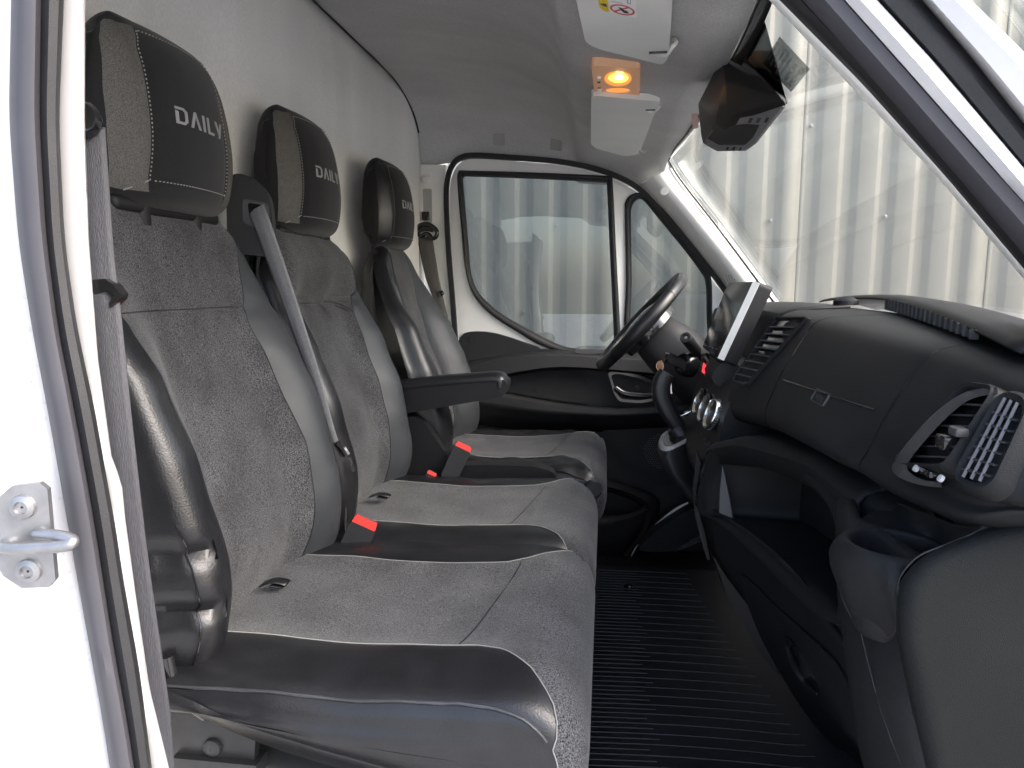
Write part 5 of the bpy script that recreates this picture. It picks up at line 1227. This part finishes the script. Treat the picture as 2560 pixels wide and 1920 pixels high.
for (u, v) in ((1497, 196), (1499, 226)):
    rk = mk('rocker_switch', *boxg(atz(u, v, .418), (.009, .014, .006), None, .002), M['trim_white'], plt)
for (u, v) in ((1497, 206), (1498, 220)):
    mk('switch_hole', *latheg(atz(u, v, .4195), (0, 0, -1), [(.0042, 0), (.004, .0008), (.0002, .0008)], 10), M['gloss_black'], plt)
# ================================================================ sensor housing at the head of the windscreen
sh = thing('sensor_housing', 'faceted black sensor housing hanging at the top centre of the windscreen', 'housing', at(1840, 250, 1.4))
hv = [at(u, v, y) for u, v, y in [(1806, 138, 1.42), (1846, 128, 1.39), (1758, 236, 1.50), (1745, 260, 1.52), (1752, 335, 1.50), (1757, 360, 1.49), (1792, 379, 1.46), (1860, 378, 1.37), (1886, 355, 1.34), (1966, 262, 1.27), (1958, 248, 1.27), (1900, 186, 1.32)]]
hv += [p + V(.010, .045, .018) for p in hv[2:]]
hv += [at(1812, 200, 1.385), at(1820, 292, 1.375), at(1788, 305, 1.41)]
bm = bmesh.new()
for p in hv: bm.verts.new(p)
bmesh.ops.convex_hull(bm, input=bm.verts)
bmesh.ops.delete(bm, geom=[v for v in bm.verts if not v.link_faces], context='VERTS')
bmesh.ops.dissolve_limit(bm, angle_limit=R(4), verts=bm.verts, edges=bm.edges)
bmesh.ops.bevel(bm, geom=bm.edges[:], offset=.003, segments=2, affect='EDGES', profile=.5)
bm.verts.index_update(); hvv = [v.co.copy() for v in bm.verts]; hff = [[q.index for q in f.verts] for f in bm.faces]; bm.free()
hs = mk('shell', hvv, hff, M['gloss_black'], sh, 30); hs.data.materials[0] = mat('housing_black', (.007, .007, .008), .30, bump=.15, bscale=1500)
# lower tray, glossy insert and cooling slots on its face
p0, pa, pb = at(1758, 356, 1.475), at(1962, 264, 1.255), at(1862, 376, 1.355); pn = (pa - p0).cross(pb - p0).normalized()
if pn.y > 0: pn = -pn
def onpl(u, v, off=0): d = ray(u, v); return d * ((p0 + pn * off).dot(pn) / d.dot(pn))
prism('tray', arc_round([onpl(u, v, .007) for u, v in [(1762, 350), (1782, 318), (1836, 297), (1880, 290), (1958, 264), (1884, 358), (1858, 377), (1793, 378), (1764, 362)]], .004), -pn * .006, M['tray_grey'], sh, .001)
prism('glossy_insert', arc_round([onpl(u, v, .0078) for u, v in [(1768, 346), (1786, 322), (1860, 310), (1898, 312), (1880, 346), (1862, 362), (1796, 362)]], .004), -pn * .002, M['screen'], sh)
for k in range(3):
    u0 = 1869 + k * 20; prism('slot', [onpl(u, v, .0078) for u, v in [(u0, 307 - k * .5), (u0 + 7, 307 - k * .5), (u0 + 13, 295 - k * .5), (u0 + 6, 295 - k * .5)]], -pn * .001, M['gloss_black'], sh)
    u0 = 1813 + k * 16; prism('slot', [onpl(u, v, .0078) for u, v in [(u0, 377), (u0 + 5, 377), (u0 + 9, 368), (u0 + 4, 368)]], -pn * .001, M['gloss_black'], sh)
for u, v in ((1805, 255), (1786, 266)):
    mk('screw', *latheg(at(u, v, 1.395), (-.7, -.7, -.1), [(.0024, -.002), (.002, .001), (.0003, .001)], 8), M['steel'], sh)
cl = tag(prism('plastic_clip', arc_round(pix([(1728, 285), (1744, 283), (1746, 316), (1732, 320)], 1.53), .003), (.002, .012, 0), M['pink_plastic'], None, .001), 'small pink plastic clip beside the black sensor housing', 'clip')
# ================================================================ label stuck to the windscreen
def onws(u, v, off=0):
    d = ray(u, v); lo, hi = .7, 2.3
    def g(y):
        p = d * (y / d.y); a, b = 0, 1
        for _ in range(30):
            m = (a + b) / 2
            if ws(m, y).z > p.z: a = m
            else: b = m
        return p.x - ws(a, y).x
    for _ in range(40):
        m = (lo + hi) / 2
        if g(m) > 0: hi = m
        else: lo = m
    return d * (lo / d.y * (1 - off))
BL, BR, TR, TL = (onws(u, v, .006) for u, v in ((1978, 230), (2025, 173), (1949, 91), (1907, 158)))
sk_ = tag(prism('windscreen_label', [BL, BR, TR, TL], (.0003, .0003, 0), M['label_film'], None), 'clear speed limiter label stuck on the windscreen beside the sensor housing', 'label')
lr, lu = (BR - BL), (TL - BL); cl_ = (BL + BR + TR + TL) / 4
fr_ = [onws(u, v, .004) for u, v in [(1792, 150), (1850, 60), (1892, -20), (1942, -20), (1905, 30), (1851, 108), (1852, 126), (1886, 172), (1968, 260), (1955, 262), (1880, 205), (1815, 170)]]
prism('border', fr_, (.0006, .0006, 0), M['gloss_black'], wst)
for k, (tx_, hh) in enumerate((('SPEED LIMITER', .078), ('LIMITATORE DI VELOCITA', .078), ('LIMITEUR DE VITESSE', .078), ('GESCHWINDIGKEITSBEGRENZER', .078), ('LIMITADOR DE VELOCIDAD', .078), ('V-SET=90 KM/H', .15), ('DEACTIVABLE', .15))):
    f_ = (.90, .79, .68, .57, .46, .29, .12)[k]; wid = (.60, .78, .72, .88, .80, .80, .80)[k]
    n_ch = len(tx_); h_ = hh * lu.length * .95
    text_mesh('label_text', tx_, BL + lr * .5 + lu * f_ - V(.0006, .0008, 0), lr, lu, h_, M['print_dark'], sk_, .0004, sx=wid * lr.length / (n_ch * h_ * .62))
# ================================================================ rain on the painted jamb
dj = MB(); rnd = random.Random(11)
for k in range(150):
    v = rnd.uniform(700, 1900); t = rnd.random() ** 1.1
    e = E1(v); u = e - 12 - t * (e + 10)
    jx = at(E1(v), v, .507); tt = 0
    # land on the jamb surface
    lo, hi = .40, .51
    d = ray(u, v)
    for _ in range(30):
        m = (lo + hi) / 2; px = d.x / d.y * m; q = (jx.x - px) / .36
        ysurf = jx.y + .004 - .075 * sstep(0, 1, max(0, q) * 1.4) - .012 * math.sin(min(1, max(0, q) * 2.2) * math.pi) * sstep(300, 1500, v)
        if m < ysurf: lo = m
        else: hi = m
    r = rnd.uniform(.0007, .0022)
    dj.add(*latheg(d * ((lo - .010) / d.y), V(.5, -.85, 0), [(r, -.0006), (r * .8, r * .4), (.0001, r * .55)], 7))
stuff(dj.build('raindrops', M['droplet'], body))
